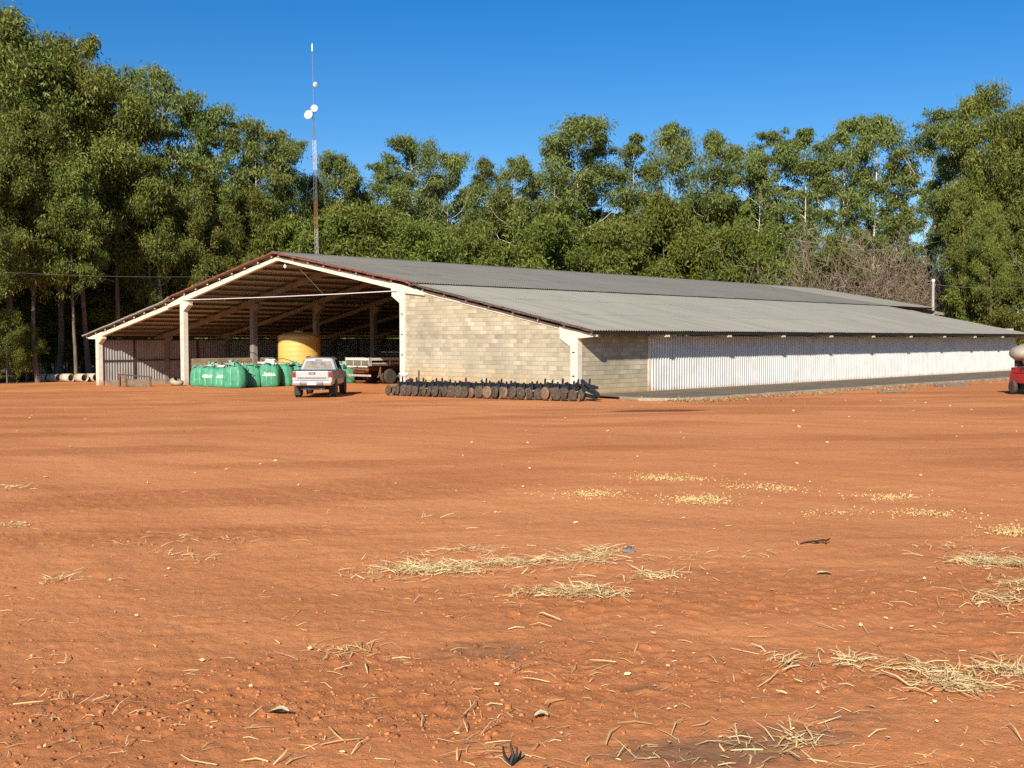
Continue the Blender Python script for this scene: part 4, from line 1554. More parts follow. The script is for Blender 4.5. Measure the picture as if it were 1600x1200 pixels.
half = lambda w, z0, z1: [(w * 0.90, z0), (w * 0.985, z0 + 0.10), (w, z0 + 0.32), (w * 0.985, z1 - 0.10), (w * 0.965, z1 - 0.02), (w * 0.93, z1)]
b = shell([(-1.18, half(0.90, 0.62, 1.235)), (-1.10, half(0.925, 0.55, 1.25)), (0.55, half(0.935, 0.50, 1.245)), (2.2, half(0.935, 0.48, 1.18)), (3.2, half(0.93, 0.48, 1.14)), (3.95, half(0.90, 0.50, 1.06)), (4.14, half(0.80, 0.55, 0.92))])
b.build('body', 'silver', pick, bevel=0.02)
g = lambda w0, w1, z0, z1: [(w0, z0), (w0 * 0.985, z0 + 0.05), (w1 + 0.05, z1 - 0.08), (w1, z1 - 0.02), (w1 * 0.85, z1), (w1 * 0.4, z1 + 0.012)]
b = shell([(0.50, g(0.86, 0.80, 1.20, 1.24)), (0.80, g(0.88, 0.64, 1.20, 1.77)), (1.30, g(0.885, 0.66, 1.19, 1.815)), (1.95, g(0.885, 0.655, 1.18, 1.80)), (2.75, g(0.875, 0.78, 1.13, 1.17))])
b.build('cab', 'silver', pick, bevel=0.015)


def panel(name, pts, mat, parent, t=0.012):
    pts = [Vector(p) for p in pts]
    nrm = (pts[1] - pts[0]).cross(pts[-1] - pts[0]).normalized()
    m = MB()
    n = len(pts)
    m.add([p + nrm * t for p in pts] + [p - nrm * t for p in pts], [tuple(range(n)), tuple(range(2 * n - 1, n - 1, -1))] + [(i, n + i, n + (i + 1) % n, (i + 1) % n) for i in range(n)])
    return m.build(name, mat, parent)


panel('rear_window', [(-0.70, 0.515, 1.285), (0.70, 0.515, 1.285), (0.575, 0.735, 1.645), (-0.575, 0.735, 1.645)], 'rear_glass_reflection', pick)
m = MB()
m.box(-0.16, 0.16, 0.72, 0.80, 1.69, 1.72)
m.build('brake_light', 'black', pick)
for s in (-1, 1):
    panel('side_window', [(s * 0.872, 0.82, 1.27), (s * 0.872, 1.62, 1.27), (s * 0.712, 1.60, 1.70), (s * 0.712, 0.95, 1.70)], 'glass', pick, 0.015)
    panel('side_window', [(s * 0.872, 1.70, 1.27), (s * 0.868, 2.42, 1.25), (s * 0.716, 1.92, 1.68), (s * 0.712, 1.68, 1.70)], 'glass', pick, 0.015)
panel('windscreen', [(-0.72, 2.68, 1.22), (0.72, 2.68, 1.22), (0.60, 2.03, 1.735), (-0.60, 2.03, 1.735)], 'glass', pick)
m = MB()
m.box(-0.735, 0.735, -1.225, -1.17, 0.80, 1.225)
tg = m.build('tailgate', 'silver', pick, bevel=0.02)
m = MB()
m.box(-0.66, 0.66, -1.232, -1.222, 0.865, 0.945)
m.build('tailgate_recess', 'galv', tg)
m = MB()
m.box(-0.15, 0.15, -1.245, -1.222, 1.075, 1.175)
m.build('handle', 'black', tg, bevel=0.02)
m = MB()
m.prism_y([(-0.12, 1.10), (0.12, 1.10), (0.10, 1.155), (-0.10, 1.155)], -1.256, -1.244)
m.build('badge', 'chrome', tg)
m = MB()
m.box(-0.86, 0.86, -1.20, 0.46, 1.215, 1.262)
m.build('bed_cover', 'black', pick, bevel=0.015)
for s in (-1, 1):
    m = MB()
    m.box(min(s * 0.752, s * 0.90), max(s * 0.752, s * 0.90), -1.215, -1.10, 0.93, 1.185)
    tl = m.build('tail_light', 'red_lens', pick, bevel=0.02)
    m = MB()
    m.box(min(s * 0.758, s * 0.88), max(s * 0.758, s * 0.88), -1.217, -1.12, 0.815, 0.925)
    m.build('reversing_light', 'white_lens', tl, bevel=0.015)
    m = MB()
    m.box(min(s * 0.50, s * 0.90), max(s * 0.50, s * 0.90), -1.36, -1.15, 0.575, 0.735)
    m.build('bumper_end', 'chrome', pick, bevel=0.04)
    m = MB()
    m.box(min(s * 0.66, s * 0.94), max(s * 0.66, s * 0.94), -0.52, -0.49, 0.10, 0.56)
    m.build('mudflap', 'black', pick)
    m = MB()
    m.lathe([(0.44, -0.02), (0.44, 0.02)], 24, 'x', (s * 0.925, 0, 0.40))
    m.build('wheel_arch', 'black', pick)
    m = MB()
    m.lathe([(0.44, -0.02), (0.44, 0.02)], 24, 'x', (s * 0.925, 3.10, 0.40))
    m.build('wheel_arch', 'black', pick)
    m = MB()
    m.box(min(s * 0.93, s * 1.11), max(s * 0.93, s * 1.11), 2.36, 2.46, 1.22, 1.40)
    m.build('mirror', 'black', pick, bevel=0.03)
    m = MB()
    m.tube([(s * 0.60, 0.95, 1.80), (s * 0.60, 1.0, 1.86), (s * 0.60, 1.85, 1.855), (s * 0.60, 1.92, 1.80)], 0.022, 6)
    m.build('roof_rail', 'black', pick)
    for yy in (0.0, 3.10):
        wheel(pick, (s * 0.80, yy, 0.385), 0.385, 0.26)
m = MB()
m.box(-0.50, 0.50, -1.34, -1.16, 0.60, 0.73)
bp = m.build('bumper', 'galv', pick, bevel=0.03)
m = MB()
m.box(-0.21, 0.21, -1.352, -1.338, 0.60, 0.725)
m.build('number_plate', 'plate', bp)
m = MB()
m.box(-0.55, 0.55, -1.05, 4.0, 0.36, 0.56)
m.box(-0.75, 0.75, -0.06, 0.06, 0.33, 0.45)
m.build('chassis', 'black', pick)
m = MB()
m.tube([(0.42, -1.0, 0.40), (0.42, -1.26, 0.38)], 0.035, 8)
m.build('exhaust', 'galv', pick)

# ------------------------------------------------------------------ flatbed truck inside the shed
fx, fy = -22.75, 6.8
flat = thing('flatbed_truck', 'old flatbed truck with low white board sides parked inside the shed', 'truck', (fx - 1.2, fy, gz(fx - 1.2)))
W2 = 1.2
m = MB()
m.box(-W2, W2, 0.02, 6.2, 1.18, 1.27)
m.build('deck', 'wood', flat)
for k in range(3):
    x0 = -W2 + 0.02 + k * 0.78
    for z0, z1, mt in ((1.50, 1.66, 'board'), (1.28, 1.46, 'boardgrey')):
        m = MB()
        m.box(x0 + 0.012, x0 + 0.77, -0.02, 0.015, z0, z1)
        m.build('tail_board', mt, flat)
for k in range(4):
    x0 = -W2 + k * 0.79
    m = MB()
    m.box(x0 - 0.025, x0 + 0.025, -0.045, -0.022, 1.16, 1.68)
    m.build('stake', 'board', flat)
for s in (-1, 1):
    for k in range(4):
        y0 = 0.05 + k * 1.5
        for z0, z1, mt in ((1.50, 1.66, 'board'), (1.29, 1.35, 'board')):
            m = MB()
            m.box(min(s * W2, s * (W2 + 0.03)), max(s * W2, s * (W2 + 0.03)), y0 + 0.03, y0 + 1.46, z0, z1)
            m.build('side_board', mt, flat)
        m = MB()
        m.box(min(s * (W2 + 0.032), s * (W2 + 0.06)), max(s * (W2 + 0.032), s * (W2 + 0.06)), y0 - 0.02, y0 + 0.04, 1.16, 1.68)
        m.build('stake', 'board', flat)
m = MB()
m.box(-W2, -0.10, -0.035, 0.05, 1.08, 1.16)
m.box(0.05, 0.95, -0.035, 0.05, 1.08, 1.16)
m.build('rear_rail', 'board', flat)
m = MB()
for s in (-1, 1):
    m.box(s * 0.42 - 0.05, s * 0.42 + 0.05, 0.05, 8.2, 0.82, 1.06)
m.box(-0.9, 0.9, 0.06, 0.18, 0.92, 1.02)
m.box(-0.5, 0.5, 0.10, 0.2, 0.70, 0.80)
m.tube([(-0.6, 0.1, 0.98), (0.1, 0.05, 0.90), (0.8, 0.05, 0.92)], 0.04, 6)
m.build('chassis', 'rust', flat)
m = MB()
m.lathe([(0.001, -0.1), (0.13, -0.08), (0.14, 0.0), (0.10, 0.06), (0.001, 0.08)], 12, 'y', (0.92, 0.02, 0.88))
m.build('air_tank', 'rust', flat)
n = 14
bump_o = MB()
bump_o.box(-1.05, 1.18, 0.035, 0.10, 0.50, 0.62)
bo = bump_o.build('rear_bumper', 'chev_white', flat)
for k in range(n):
    x0 = -1.05 + k * 2.2 / n
    m = MB()
    m.add([(x0, 0.028, 0.503), (x0 + 0.075, 0.028, 0.503), (x0 + 0.125, 0.028, 0.617), (x0 + 0.05, 0.028, 0.617), (x0, 0.034, 0.503), (x0 + 0.075, 0.034, 0.503), (x0 + 0.125, 0.034, 0.617), (x0 + 0.05, 0.034, 0.617)],
          [(0, 1, 2, 3), (4, 7, 6, 5), (0, 4, 5, 1), (1, 5, 6, 2), (2, 6, 7, 3), (3, 7, 4, 0)])
    m.build('chevron', 'chev_red', bo)
for s in (-1, 1):
    wheel(flat, (s * 1.0, 1.75, 0.48), 0.48, 0.28, rim='caked')
    wheel(flat, (s * 0.68, 1.75, 0.48), 0.48, 0.26, rim='caked')
    wheel(flat, (s * 1.0, 6.9, 0.48), 0.48, 0.26, rim='caked')
    for yy in (0.85, 2.55):
        m = MB()
        m.prism_x([(yy - 0.03, 1.10), (yy + 0.03, 1.10), (yy + (0.16 if yy > 2 else 0.03), 0.55), (yy - (0.03 if yy > 2 else 0.25), 0.40)], s * 1.20 - 0.02, s * 1.20 + 0.0)
        m.build('mudguard', 'caked', flat)
m = MB()
m.prism_x([(6.3, 0.55), (8.3, 0.55), (8.35, 1.35), (7.95, 1.5), (7.7, 2.25), (6.45, 2.3), (6.3, 1.4)], -1.08, 1.08)
m.build('cab', 'board', flat, bevel=0.04)
panel('rear_window', [(-0.6, 6.36, 1.7), (0.6, 6.36, 1.7), (0.6, 6.43, 2.15), (-0.6, 6.43, 2.15)], 'glass', flat)

# slatted farm trailer further inside
sp = at_depth(612, 79.0)
tr = thing('slatted_trailer', 'grey farm trailer with high slatted sides in the dark of the shed', 'trailer', sp, 0.0)
m = MB()
m.box(-1.1, 1.1, -0.1, 4.2, 0.72, 0.84)
m.build('deck', 'boardgrey', tr)
for k in range(6):
    z = 0.90 + k * 0.20
    for (x0, x1, y0, y1) in ((-1.1, 1.1, -0.12, -0.09), (1.1, 1.13, -0.08, 4.2), (-1.13, -1.1, -0.08, 4.2), (-1.1, 1.1, 4.2, 4.23)):
        m = MB()
        m.box(x0, x1, y0, y1, z, z + 0.10)
        m.build('slat', 'board' if k == 5 else 'boardgrey', tr)
for (x, y) in [(-1.08, -0.1), (-0.36, -0.1), (0.36, -0.1), (1.08, -0.1), (1.1, 1.4), (1.1, 2.8), (1.1, 4.15), (-1.1, 1.4), (-1.1, 2.8), (-1.1, 4.15)]:
    m = MB()
    m.box(x - 0.04, x + 0.04, y - 0.06, y + 0.01, 0.75, 2.05)
    m.build('stake', 'boardgrey', tr)
for s in (-1, 1):
    for yy in (1.2, 3.0):
        wheel(tr, (s * 0.95, yy, 0.38), 0.38, 0.22, rim='galv')
m = MB()
m.box(-0.06, 0.06, 4.2, 6.0, 0.62, 0.74)
m.build('drawbar', 'girt', tr)

# ------------------------------------------------------------------ row planter laid out before the block wall
A, B = ong(603, 617.5), ong(905, 627.0)
d = B - A
d.z = 0
Lp = d.length
ang = math.atan2(d.y, d.x)
pl = thing('row_planter', 'long dark multi-row planter with many small wheels along the block wall', 'planter', (A.x, A.y, gz(A.x)), ang)
sl_ = (gz(B.x) - gz(A.x)) / Lp
zt = lambda x: sl_ * x
m = MB()
m.beam((0.1, 0.95, 0.52 + zt(0.1)), (Lp - 0.1, 0.95, 0.52 + zt(Lp)), 0.16, 0.16)
m.build('toolbar', 'iron', pl)
m = MB()
m.beam((0.3, 1.35, 0.48 + zt(0.1)), (Lp - 0.3, 1.35, 0.48 + zt(Lp)), 0.12, 0.12)
m.build('toolbar', 'iron', pl)
nu = 25
prn = random.Random(4)


def gauge_wheel(x, y, r, w, yaw, tilt, mat, hub):
    m = MB()
    m.lathe([(r * 0.66, -w * 0.5), (r * 0.92, -w * 0.5), (r, -w * 0.2), (r, w * 0.2), (r * 0.92, w * 0.5), (r * 0.66, w * 0.5)], 18, 'y')
    me_w = m
    rot = Matrix.Rotation(yaw, 3, 'Z') @ Matrix.Rotation(tilt, 3, 'X')
    c = Vector((x, y, r + zt(x)))
    me_w.v = [tuple(rot @ Vector(p) + c) for p in me_w.v]
    o = me_w.build('gauge_wheel', mat, pl)
    h = MB()
    h.lathe([(0.001, -w * 0.42), (r * 0.16, -w * 0.46), (r * 0.20, -w * 0.2), (r * 0.45, -w * 0.1), (r * 0.68, -w * 0.38), (r * 0.68, w * 0.3), (0.001, w * 0.3)], 16, 'y')
    h.v = [tuple(rot @ Vector(p) + c) for p in h.v]
    h.build('hub', 'iron' if hub == 'rubber' else hub, o)
    h = MB()
    h.lathe([(r * 0.17, -w * 0.62), (r * 0.13, -w * 0.70), (0.001, -w * 0.72)], 10, 'y')
    h.v = [tuple(rot @ Vector(p) + c) for p in h.v]
    h.build('hub_cap', 'caked' if hub != 'caked' else 'rubber', o)


for i in range(nu):
    x = 0.2 + (Lp - 0.55) * i / (nu - 1) + prn.uniform(-0.05, 0.05)
    yo = prn.uniform(-0.06, 0.08)
    r1 = prn.choice((0.225, 0.245, 0.265))
    gauge_wheel(x - 0.05, 0.10 + yo, r1, 0.10, prn.uniform(-0.5, 0.2), prn.uniform(-0.15, 0.1), 'rubber' if prn.random() < 0.8 else 'caked', prn.choice(('caked', 'iron', 'iron')))
    gauge_wheel(x + 0.17, 0.30 + yo, r1 * 0.95, 0.09, prn.uniform(-0.3, 0.4), prn.uniform(-0.1, 0.2), 'rubber', prn.choice(('rubber', 'iron', 'iron')))
    m = MB()
    z = zt(x)
    m.beam((x + 0.05, 0.10 + yo, 0.25 + z), (x + 0.06, 0.92, 0.46 + z), 0.05, 0.08)
    m.beam((x + 0.12, 0.30 + yo, 0.22 + z), (x + 0.10, 0.95, 0.58 + z), 0.04, 0.06)
    m.beam((x + 0.02, 0.55, 0.62 + z + prn.uniform(-0.04, 0.04)), (x + 0.06, 1.0, 0.56 + z), 0.10, 0.10)
    m.box(x - 0.06, x + 0.10, 0.60, 0.86, 0.38 + z, 0.60 + z + prn.uniform(-0.04, 0.06))
    m.build('row_unit_frame', 'iron', pl)
    m = MB()
    m.lathe([(0.001, -0.012), (0.20, -0.004), (0.205, 0), (0.20, 0.004), (0.001, 0.012)], 18, 'x', (x + 0.05, 0.52, 0.20 + z))
    m.build('coulter_disc', 'iron', pl)
    m = MB()
    xx = x + prn.uniform(-0.08, 0.12)
    zz_ = 0.60 + z + prn.uniform(-0.03, 0.05)
    m.tube([(xx - 0.12, 0.72, zz_), (xx - 0.05, 0.66, zz_ + 0.09), (xx + 0.06, 0.62, zz_ + 0.07), (xx + 0.12, 0.55, zz_ - 0.10), (xx + 0.12, 0.50, 0.30 + z)], 0.022, 6)
    m.build('seed_tube', 'black', pl)
    m = MB()
    m.tube([(x - 0.02, 0.45 + yo, 0.34 + z), (x - 0.03, 0.74, 0.56 + z)], 0.042, 8)
    m.build('down_spring', 'iron' if i % 2 else 'rubber', pl)
    if prn.random() < 0.85:
        m = MB()
        xx = x + prn.uniform(-0.1, 0.2)
        hh = prn.uniform(0.74, 0.88)
        m.tube([(xx, 0.92, 0.50 + z), (xx - 0.02, 0.90, 0.66 + z), (xx + 0.01, 0.88, hh - 0.05 + z), (xx + 0.05, 0.86, hh + z)], [0.055, 0.05, 0.045, 0.016], 6)
        m.build('spring_tine', 'iron', pl)
    m = MB()
    m.prism_x([(0.02 + yo, 0.0 + z), (0.12 + yo, 0.0 + z), (0.22 + yo, 0.22 + z), (0.14 + yo, 0.26 + z)], x + 0.26, x + 0.30)
    m.build('closing_blade', 'caked' if i % 3 == 0 else 'rubber', pl)
xe = Lp
m = MB()
ze = zt(Lp)
m.beam((xe - 0.35, 0.5, 0.80 + ze), (xe + 0.75, 0.3, 0.28 + ze), 0.07, 0.10)
m.beam((xe - 0.35, 0.5, 0.80 + ze), (xe - 0.30, 0.6, 0.10 + ze), 0.08, 0.08)
m.beam((xe - 0.25, 0.6, 0.45 + ze), (xe + 0.72, 0.35, 0.22 + ze), 0.08, 0.10)
m.beam((xe - 0.35, 0.7, 0.22 + ze), (xe + 0.45, 0.5, 0.12 + ze), 0.10, 0.12)
m.beam((xe - 0.9, 0.75, 0.66 + ze), (xe - 0.2, 0.6, 0.50 + ze), 0.07, 0.08)
m.build('hitch_frame', 'iron', pl)
m = MB()
m.tube([(-0.12, 0.9, 0.05), (-0.10, 0.9, 0.78), (-0.16, 0.9, 0.90), (-0.28, 0.9, 0.92), (-0.33, 0.9, 0.84)], 0.028, 6)
m.build('jack_stand', 'galv', pl)

# ------------------------------------------------------------------ sink beside the opening post
skp = Vector((-10.80, -0.55, gz(-11.25) + 0.13))

sink = thing('pedestal_sink', 'white pedestal wash basin standing against the post of the opening', 'sink', skp, 0.3)
m = MB()
m.box(-0.22, 0.22, -0.2, 0.2, -0.30, 0.0)
m.build('base_block', 'kerb', sink)
m = MB()
m.lathe([(0.11, 0.0), (0.12, 0.04), (0.085, 0.12), (0.075, 0.45), (0.10, 0.68)], 16)
m.build('pedestal', 'porcelain', sink)
m = MB()
m.lathe([(0.10, 0.66), (0.20, 0.72), (0.26, 0.80), (0.28, 0.86), (0.275, 0.875), (0.25, 0.87), (0.20, 0.80), (0.05, 0.76), (0.001, 0.755)], 22)
m.v = [(x, y * 0.8, z) for x, y, z in m.v]
m.build('basin', 'porcelain', sink)
m = MB()
m.tube([(0, 0.2, 0.86), (0, 0.2, 0.98), (0, 0.12, 1.02), (0, 0.06, 0.99)], 0.014, 6)
m.build('tap', 'galv', sink)
pst = MB()
pst.tube([(-10.32, -0.10, gz(-10.3) - 0.1), (-10.34, 0.0, 1.0)], 0.028, 6)
tag(pst.build('wooden_stake', 'wood'), 'thin wooden stake leaning on the block wall beside the wash basin', 'stake')

# ------------------------------------------------------------------ red farm machine cut by the frame
rp = ong(1604, 617.0)
rp.z = gz(rp.x)
mach = thing('red_sprayer', 'red wheeled farm sprayer with beige tank beside the side wall', 'sprayer', rp, math.atan2(R[1, 0], R[0, 0]))
# local: +x to the right along the view, +y away
m = MB()
m.box(0.0, 3.0, 0.0, 1.5, 0.42, 0.80)
bx = m.build('lower_body', 'redpaint', mach, bevel=0.03)
m = MB()
m.box(0.06, 3.0, 0.05, 1.5, 0.80, 1.03)
m.build('upper_body', 'redpaint', mach, bevel=0.03)
m = MB()
m.box(0.06, 0.24, -0.012, 0.0, 0.46, 0.86)
m.build('grille', 'black', bx)
m = MB()
m.prism_x([(0.05, 0.12), (1.2, 0.12), (1.3, 0.42), (0.0, 0.42)], 0.12, 2.6)
m.build('undercarriage', 'black', mach)
m = MB()
vs, fs = [], []
nn = 20
for i, (t, rr) in enumerate(((-0.26, 0.10), (-0.22, 0.22), (-0.08, 0.32), (0.2, 0.40), (0.9, 0.43), (1.45, 0.42), (1.6, 0.2))):
    for j in range(nn):
        a = 2 * math.pi * j / nn
        vs.append((t, 0.75 + 0.65 * rr / 0.44 * math.cos(a), 1.60 + 0.15 * min(1, max(0, t)) + rr * 0.85 * math.sin(a)))
for i in range(6):
    for j in range(nn):
        fs.append((i * nn + j, i * nn + (j + 1) % nn, (i + 1) * nn + (j + 1) % nn, (i + 1) * nn + j))
fs += [tuple(range(nn)), tuple(range(7 * nn - 1, 6 * nn - 1, -1))]
m.add(vs, fs, True)
m.build('tank', 'beige_tank', mach)
m = MB()
m.box(0.18, 0.38, 0.0, 0.12, 1.03, 1.72)
m.box(0.10, 0.30, 0.9, 1.02, 1.03, 1.5)
m.build('mast_frame', 'black', mach)
m = MB()
m.tube([(0.30, 0.05, 1.70), (0.24, 0.0, 2.0), (0.20, -0.02, 2.25)], 0.02, 6)
m.build('aerial', 'black', mach)
m = MB()
m.lathe([(0.001, -0.05), (0.09, -0.05), (0.11, 0.0), (0.09, 0.05), (0.001, 0.05)], 14, 'y', (-0.02, 0.1, 1.28))
m.build('tail_lamp', 'red_lens', mach)
m = MB()
m.box(-0.03, 0.14, 0.02, 0.08, 1.06, 1.18)
m.build('work_lamp', 'white_lens', mach)
m = MB()
m.prism_x([(0.1, 1.03), (1.4, 1.03), (1.4, 1.9), (1.25, 2.45), (0.25, 2.45), (0.1, 1.9)], 1.75, 2.95)
cabo = m.build('cab', 'redpaint', mach, bevel=0.05)
panel('cab_window', [(1.85, 0.085, 1.2), (2.85, 0.085, 1.2), (2.85, 0.085, 1.88), (1.85, 0.085, 1.88)], 'glass', cabo)
panel('cab_window', [(2.965, 0.25, 1.2), (2.965, 1.25, 1.2), (2.965, 1.2, 2.2), (2.965, 0.3, 2.2)], 'glass', cabo)
wheel(mach, (-0.02, 1.1, 0.27), 0.27, 0.16, axis='x', rim='caked')
for yy in (0.2, 1.35):
    wheel(mach, (1.0, yy * 1.5 - 0.42, 0.50), 0.50, 0.32, axis='y', rim='redpaint')
    wheel(mach, (2.6, yy * 1.5 - 0.42, 0.50), 0.50, 0.30, axis='y', rim='redpaint')

# ------------------------------------------------------------------ concrete pipes, rack, lump at the forest side
for i, (px, py) in enumerate(((126, 596.0), (143, 595.8), (104, 596.2), (84, 596.4), (66, 596.4))):
    p = at_depth(px, 93.5 + i * 0.6)
    t = thing('concrete_pipe', ['short concrete drain pipe lying beside the corner post of the shed', 'short concrete drain pipe lying beside the corner post of the shed', 'concrete drain pipe lying in the shade of the forest',
                                'concrete drain pipe lying in the shade of the forest', 'concrete drain pipe lying in the shade of the forest'][i], 'pipe', (p.x, p.y, p.z), math.radians(4 + 3 * i), 'concrete pipes at the forest edge')
    m = MB()
    m.lathe([(0.30, -0.62), (0.36, -0.62), (0.36, 0.62), (0.30, 0.62), (0.30, -0.62)], 22, 'x', (0, 0, 0.36))
    m.build('pipe_wall', 'pipe', t)
rk = ong(197, 604.6)
rack = thing('rusty_rack', 'low rusty steel rack with boards standing in the left aisle', 'rack', (rk.x, rk.y + 0.6, gz(rk.x)), math.radians(50))
for (x, z) in ((-0.95, 0.75), (-0.55, 0.70), (0.9, 0.62)):
    m = MB()
    m.box(x - 0.05, x + 0.05, -0.05, 0.05, -0.05, z)
    m.build('upright', 'rust', rack)
m = MB()
m.beam((-1.0, 0, 0.75), (0.95, 0, 0.58), 0.07, 0.08)
m.build('top_rail', 'girt', rack)
for k in range(3):
    m = MB()
    m.beam((-0.6, 0.02, 0.08 + 0.17 * k), (0.9, 0.02, 0.06 + 0.16 * k + 0.05 * (k % 2)), 0.04, 0.12)
    m.build('board', 'wood', rack)
m = MB()
m.box(-0.92, -0.58, 0.05, 0.09, 0.05, 0.62)
m.build('panel', 'wood', rack)
lp = ong(276, 601.8)
m = MB()
vs, fs = [], []
lr = random.Random(3)
for i in range(7):
    t = i / 6
    for j in range(14):
        a = 2 * math.pi * j / 14
        rr = math.sin(math.pi * (0.06 + 0.88 * t)) ** 0.5 * (1 + lr.uniform(-0.12, 0.12))
        vs.append((rr * 0.55 * math.cos(a), rr * 0.38 * math.sin(a), 0.40 * (1 - math.cos(math.pi * t)) / 2 * (1.0 - 0.3 * math.cos(a) * t) - 0.02))
for i in range(6):
    for j in range(14):
        fs.append((i * 14 + j, i * 14 + (j + 1) % 14, (i + 1) * 14 + (j + 1) % 14, (i + 1) * 14 + j))
m.add(vs, fs, True)
tag(m.build('concrete_lump', 'kerb', None, (lp.x, lp.y, gz(lp.x))), 'pale rounded concrete lump lying between two left posts', 'rubble')


# ------------------------------------------------------------------ litter on the yard
def scatter_px(n, px, py, sx, sy, r):
    wide = np.where(r.uniform(0, 1, n) < 0.35, 1.0, 0.45)
    u = r.normal(0, 1, n) * wide * sx + px
    v = r.normal(0, 1, n) * wide * sy + py + (u - px) * r.normal(0, 0.03)
    v = np.clip(v, 606, 1260)
    d = (np.stack([u - 800, v - 600, np.full(n, FPX)], 1)) @ R.T
    P = ground_hit(d)
    P[:, 2] = surf_np(P)
    return P


def blades(P, r, Lr, Wr, lift, flat=0.25, align=None):
    n = len(P)
    a = r.uniform(0, 2 * math.pi, n) if align is None else r.normal(align, 0.6, n)
    pit = r.normal(0.04, flat, n)
    D = np.stack([np.cos(a) * np.cos(pit), np.sin(a) * np.cos(pit), np.abs(np.sin(pit))], 1)
    S = np.stack([-np.sin(a), np.cos(a), r.normal(0, 0.4, n)], 1)
    S /= np.linalg.norm(S, axis=1)[:, None]
    L = r.uniform(*Lr, (n, 1))
    W = r.uniform(*Wr, (n, 1))
    z = np.array([0, 0, 1.0]) * r.uniform(*lift, (n, 1))
    kink = np.stack([r.normal(0, 0.08, n), r.normal(0, 0.08, n), r.uniform(0, 0.10, n)], 1) * L
    p0 = P + z
    p1 = P + z + D * L * 0.5 + kink
    p2 = P + z + D * L
    v = np.stack([p0 - S * W / 2, p0 + S * W / 2, p1 + S * W / 2, p1 - S * W / 2, p2 + S * W * 0.25, p2 - S * W * 0.25], 1).reshape(-1, 3)
    b = np.arange(n)[:, None] * 6
    q = np.concatenate([b + np.array([[0, 1, 2, 3]]), b + np.array([[3, 2, 4, 5]])])
    t = r.uniform(0, 1, n)
    return v, q, np.concatenate([t, t])


def stuff(name, V, Q, T, mat, label, cat):
    off, qs = 0, []
    for v, q in zip(V, Q):
        qs.append(q + off)
        off += len(v)
    o = link(name, np_mesh(name, np.concatenate(V), np.concatenate(qs), tint=np.concatenate(T)), mat)
    tag(o, label, cat, None, 'stuff')
    return o


r = np.random.default_rng(77)
V, Q, T = [], [], []


def put_blades(P, *a, **k):
    v, q, t = blades(P, r, *a, **k)
    V.append(v)
    Q.append(q)
    T.append(t)


patches = ((645, 890, 62, 9, 620), (700, 890, 60, 8, 480), (790, 880, 60, 7, 430), (900, 876, 60, 8, 380), (938, 862, 28, 6, 150), (730, 858, 70, 4, 120), (870, 930, 70, 8, 300), (912, 926, 26, 9, 200),
           (950, 932, 26, 6, 120), (1025, 902, 38, 5, 190), (1535, 880, 50, 9, 520), (1585, 884, 40, 7, 320), (1590, 920, 40, 9, 160), (1570, 940, 70, 11, 260), (1490, 1066, 50, 13, 200), (1520, 1078, 40, 8, 90),
           (1335, 1036, 40, 10, 120), (1230, 1036, 30, 10, 50), (1440, 1048, 40, 9, 90), (1575, 1048, 60, 11, 210), (20, 763, 30, 4, 110), (15, 820, 35, 4, 110), (330, 842, 70, 6, 60), (290, 868, 50, 8, 70), (195, 848, 90, 5, 40),
           (90, 906, 35, 5, 60), (540, 1018, 60, 12, 70), (1165, 1140, 190, 50, 50), (1255, 1166, 30, 12, 45), (1090, 1182, 170, 22, 40), (920, 1055, 90, 25, 40), (130, 1110, 90, 30, 40), (740, 1170, 90, 30, 40),
           (1130, 870, 160, 12, 60), (620, 800, 300, 25, 60), (1480, 860, 120, 8, 60))
for (px, py, sx, sy, n) in patches:
    put_blades(scatter_px(n, px, py, sx, sy, r), (0.04, 0.19), (0.003, 0.008), (0.001, 0.022), flat=0.13)
# thin scatter over the whole yard, thicker near the viewer
n = 1800
u, v = r.uniform(-40, 1640, n), 640 + 580 * r.uniform(0, 1, n) ** 0.8
d_ = np.stack([u - 800, v - 600, np.full(n, FPX)], 1) @ R.T
P = ground_hit(d_)
P[:, 2] = surf_np(P)
put_blades(P, (0.02, 0.10), (0.0015, 0.0055), (0.001, 0.010), flat=0.08)
n = 70
u, v = r.uniform(300, 1640, n), 900 + 300 * r.uniform(0, 1, n) ** 0.7
d_ = np.stack([u - 800, v - 600, np.full(n, FPX)], 1) @ R.T
P = ground_hit(d_)
P[:, 2] = surf_np(P)
put_blades(P, (0.10, 0.30), (0.004, 0.010), (0.003, 0.012), flat=0.07)
stuff('straw_litter', V, Q, T, 'straw', 'dry yellow straw scattered and tufted over the red soil', 'straw')

V, Q, T = [], [], []                                # spilled grain
for (px, py, sx, sy, n) in ((925, 771, 36, 4.5, 760), (1030, 748, 34, 3.2, 900), (1080, 750, 40, 3, 160), (1092, 780, 38, 5, 1300), (1205, 763, 45, 4, 450), (1150, 762, 20, 3, 100), (1398, 777, 32, 4, 380), (1345, 774, 30, 3, 80),
                            (1445, 802, 50, 5, 480), (1580, 832, 36, 6, 600), (1300, 802, 60, 5, 180), (1040, 905, 30, 4, 60)):
    P = scatter_px(n, px, py, sx, sy, r)
    c = P + np.array([0, 0, 0.012])
    v = leaves(c, r, 0.027, 0.016, 0.1)
    V.append(v)
    Q.append(np.arange(len(v)).reshape(-1, 4))
    T.append(r.uniform(0, 1, n))
stuff('spilled_grain', V, Q, T, 'chaff', 'small heaps of spilled yellow grain on the bare yard', 'grain')

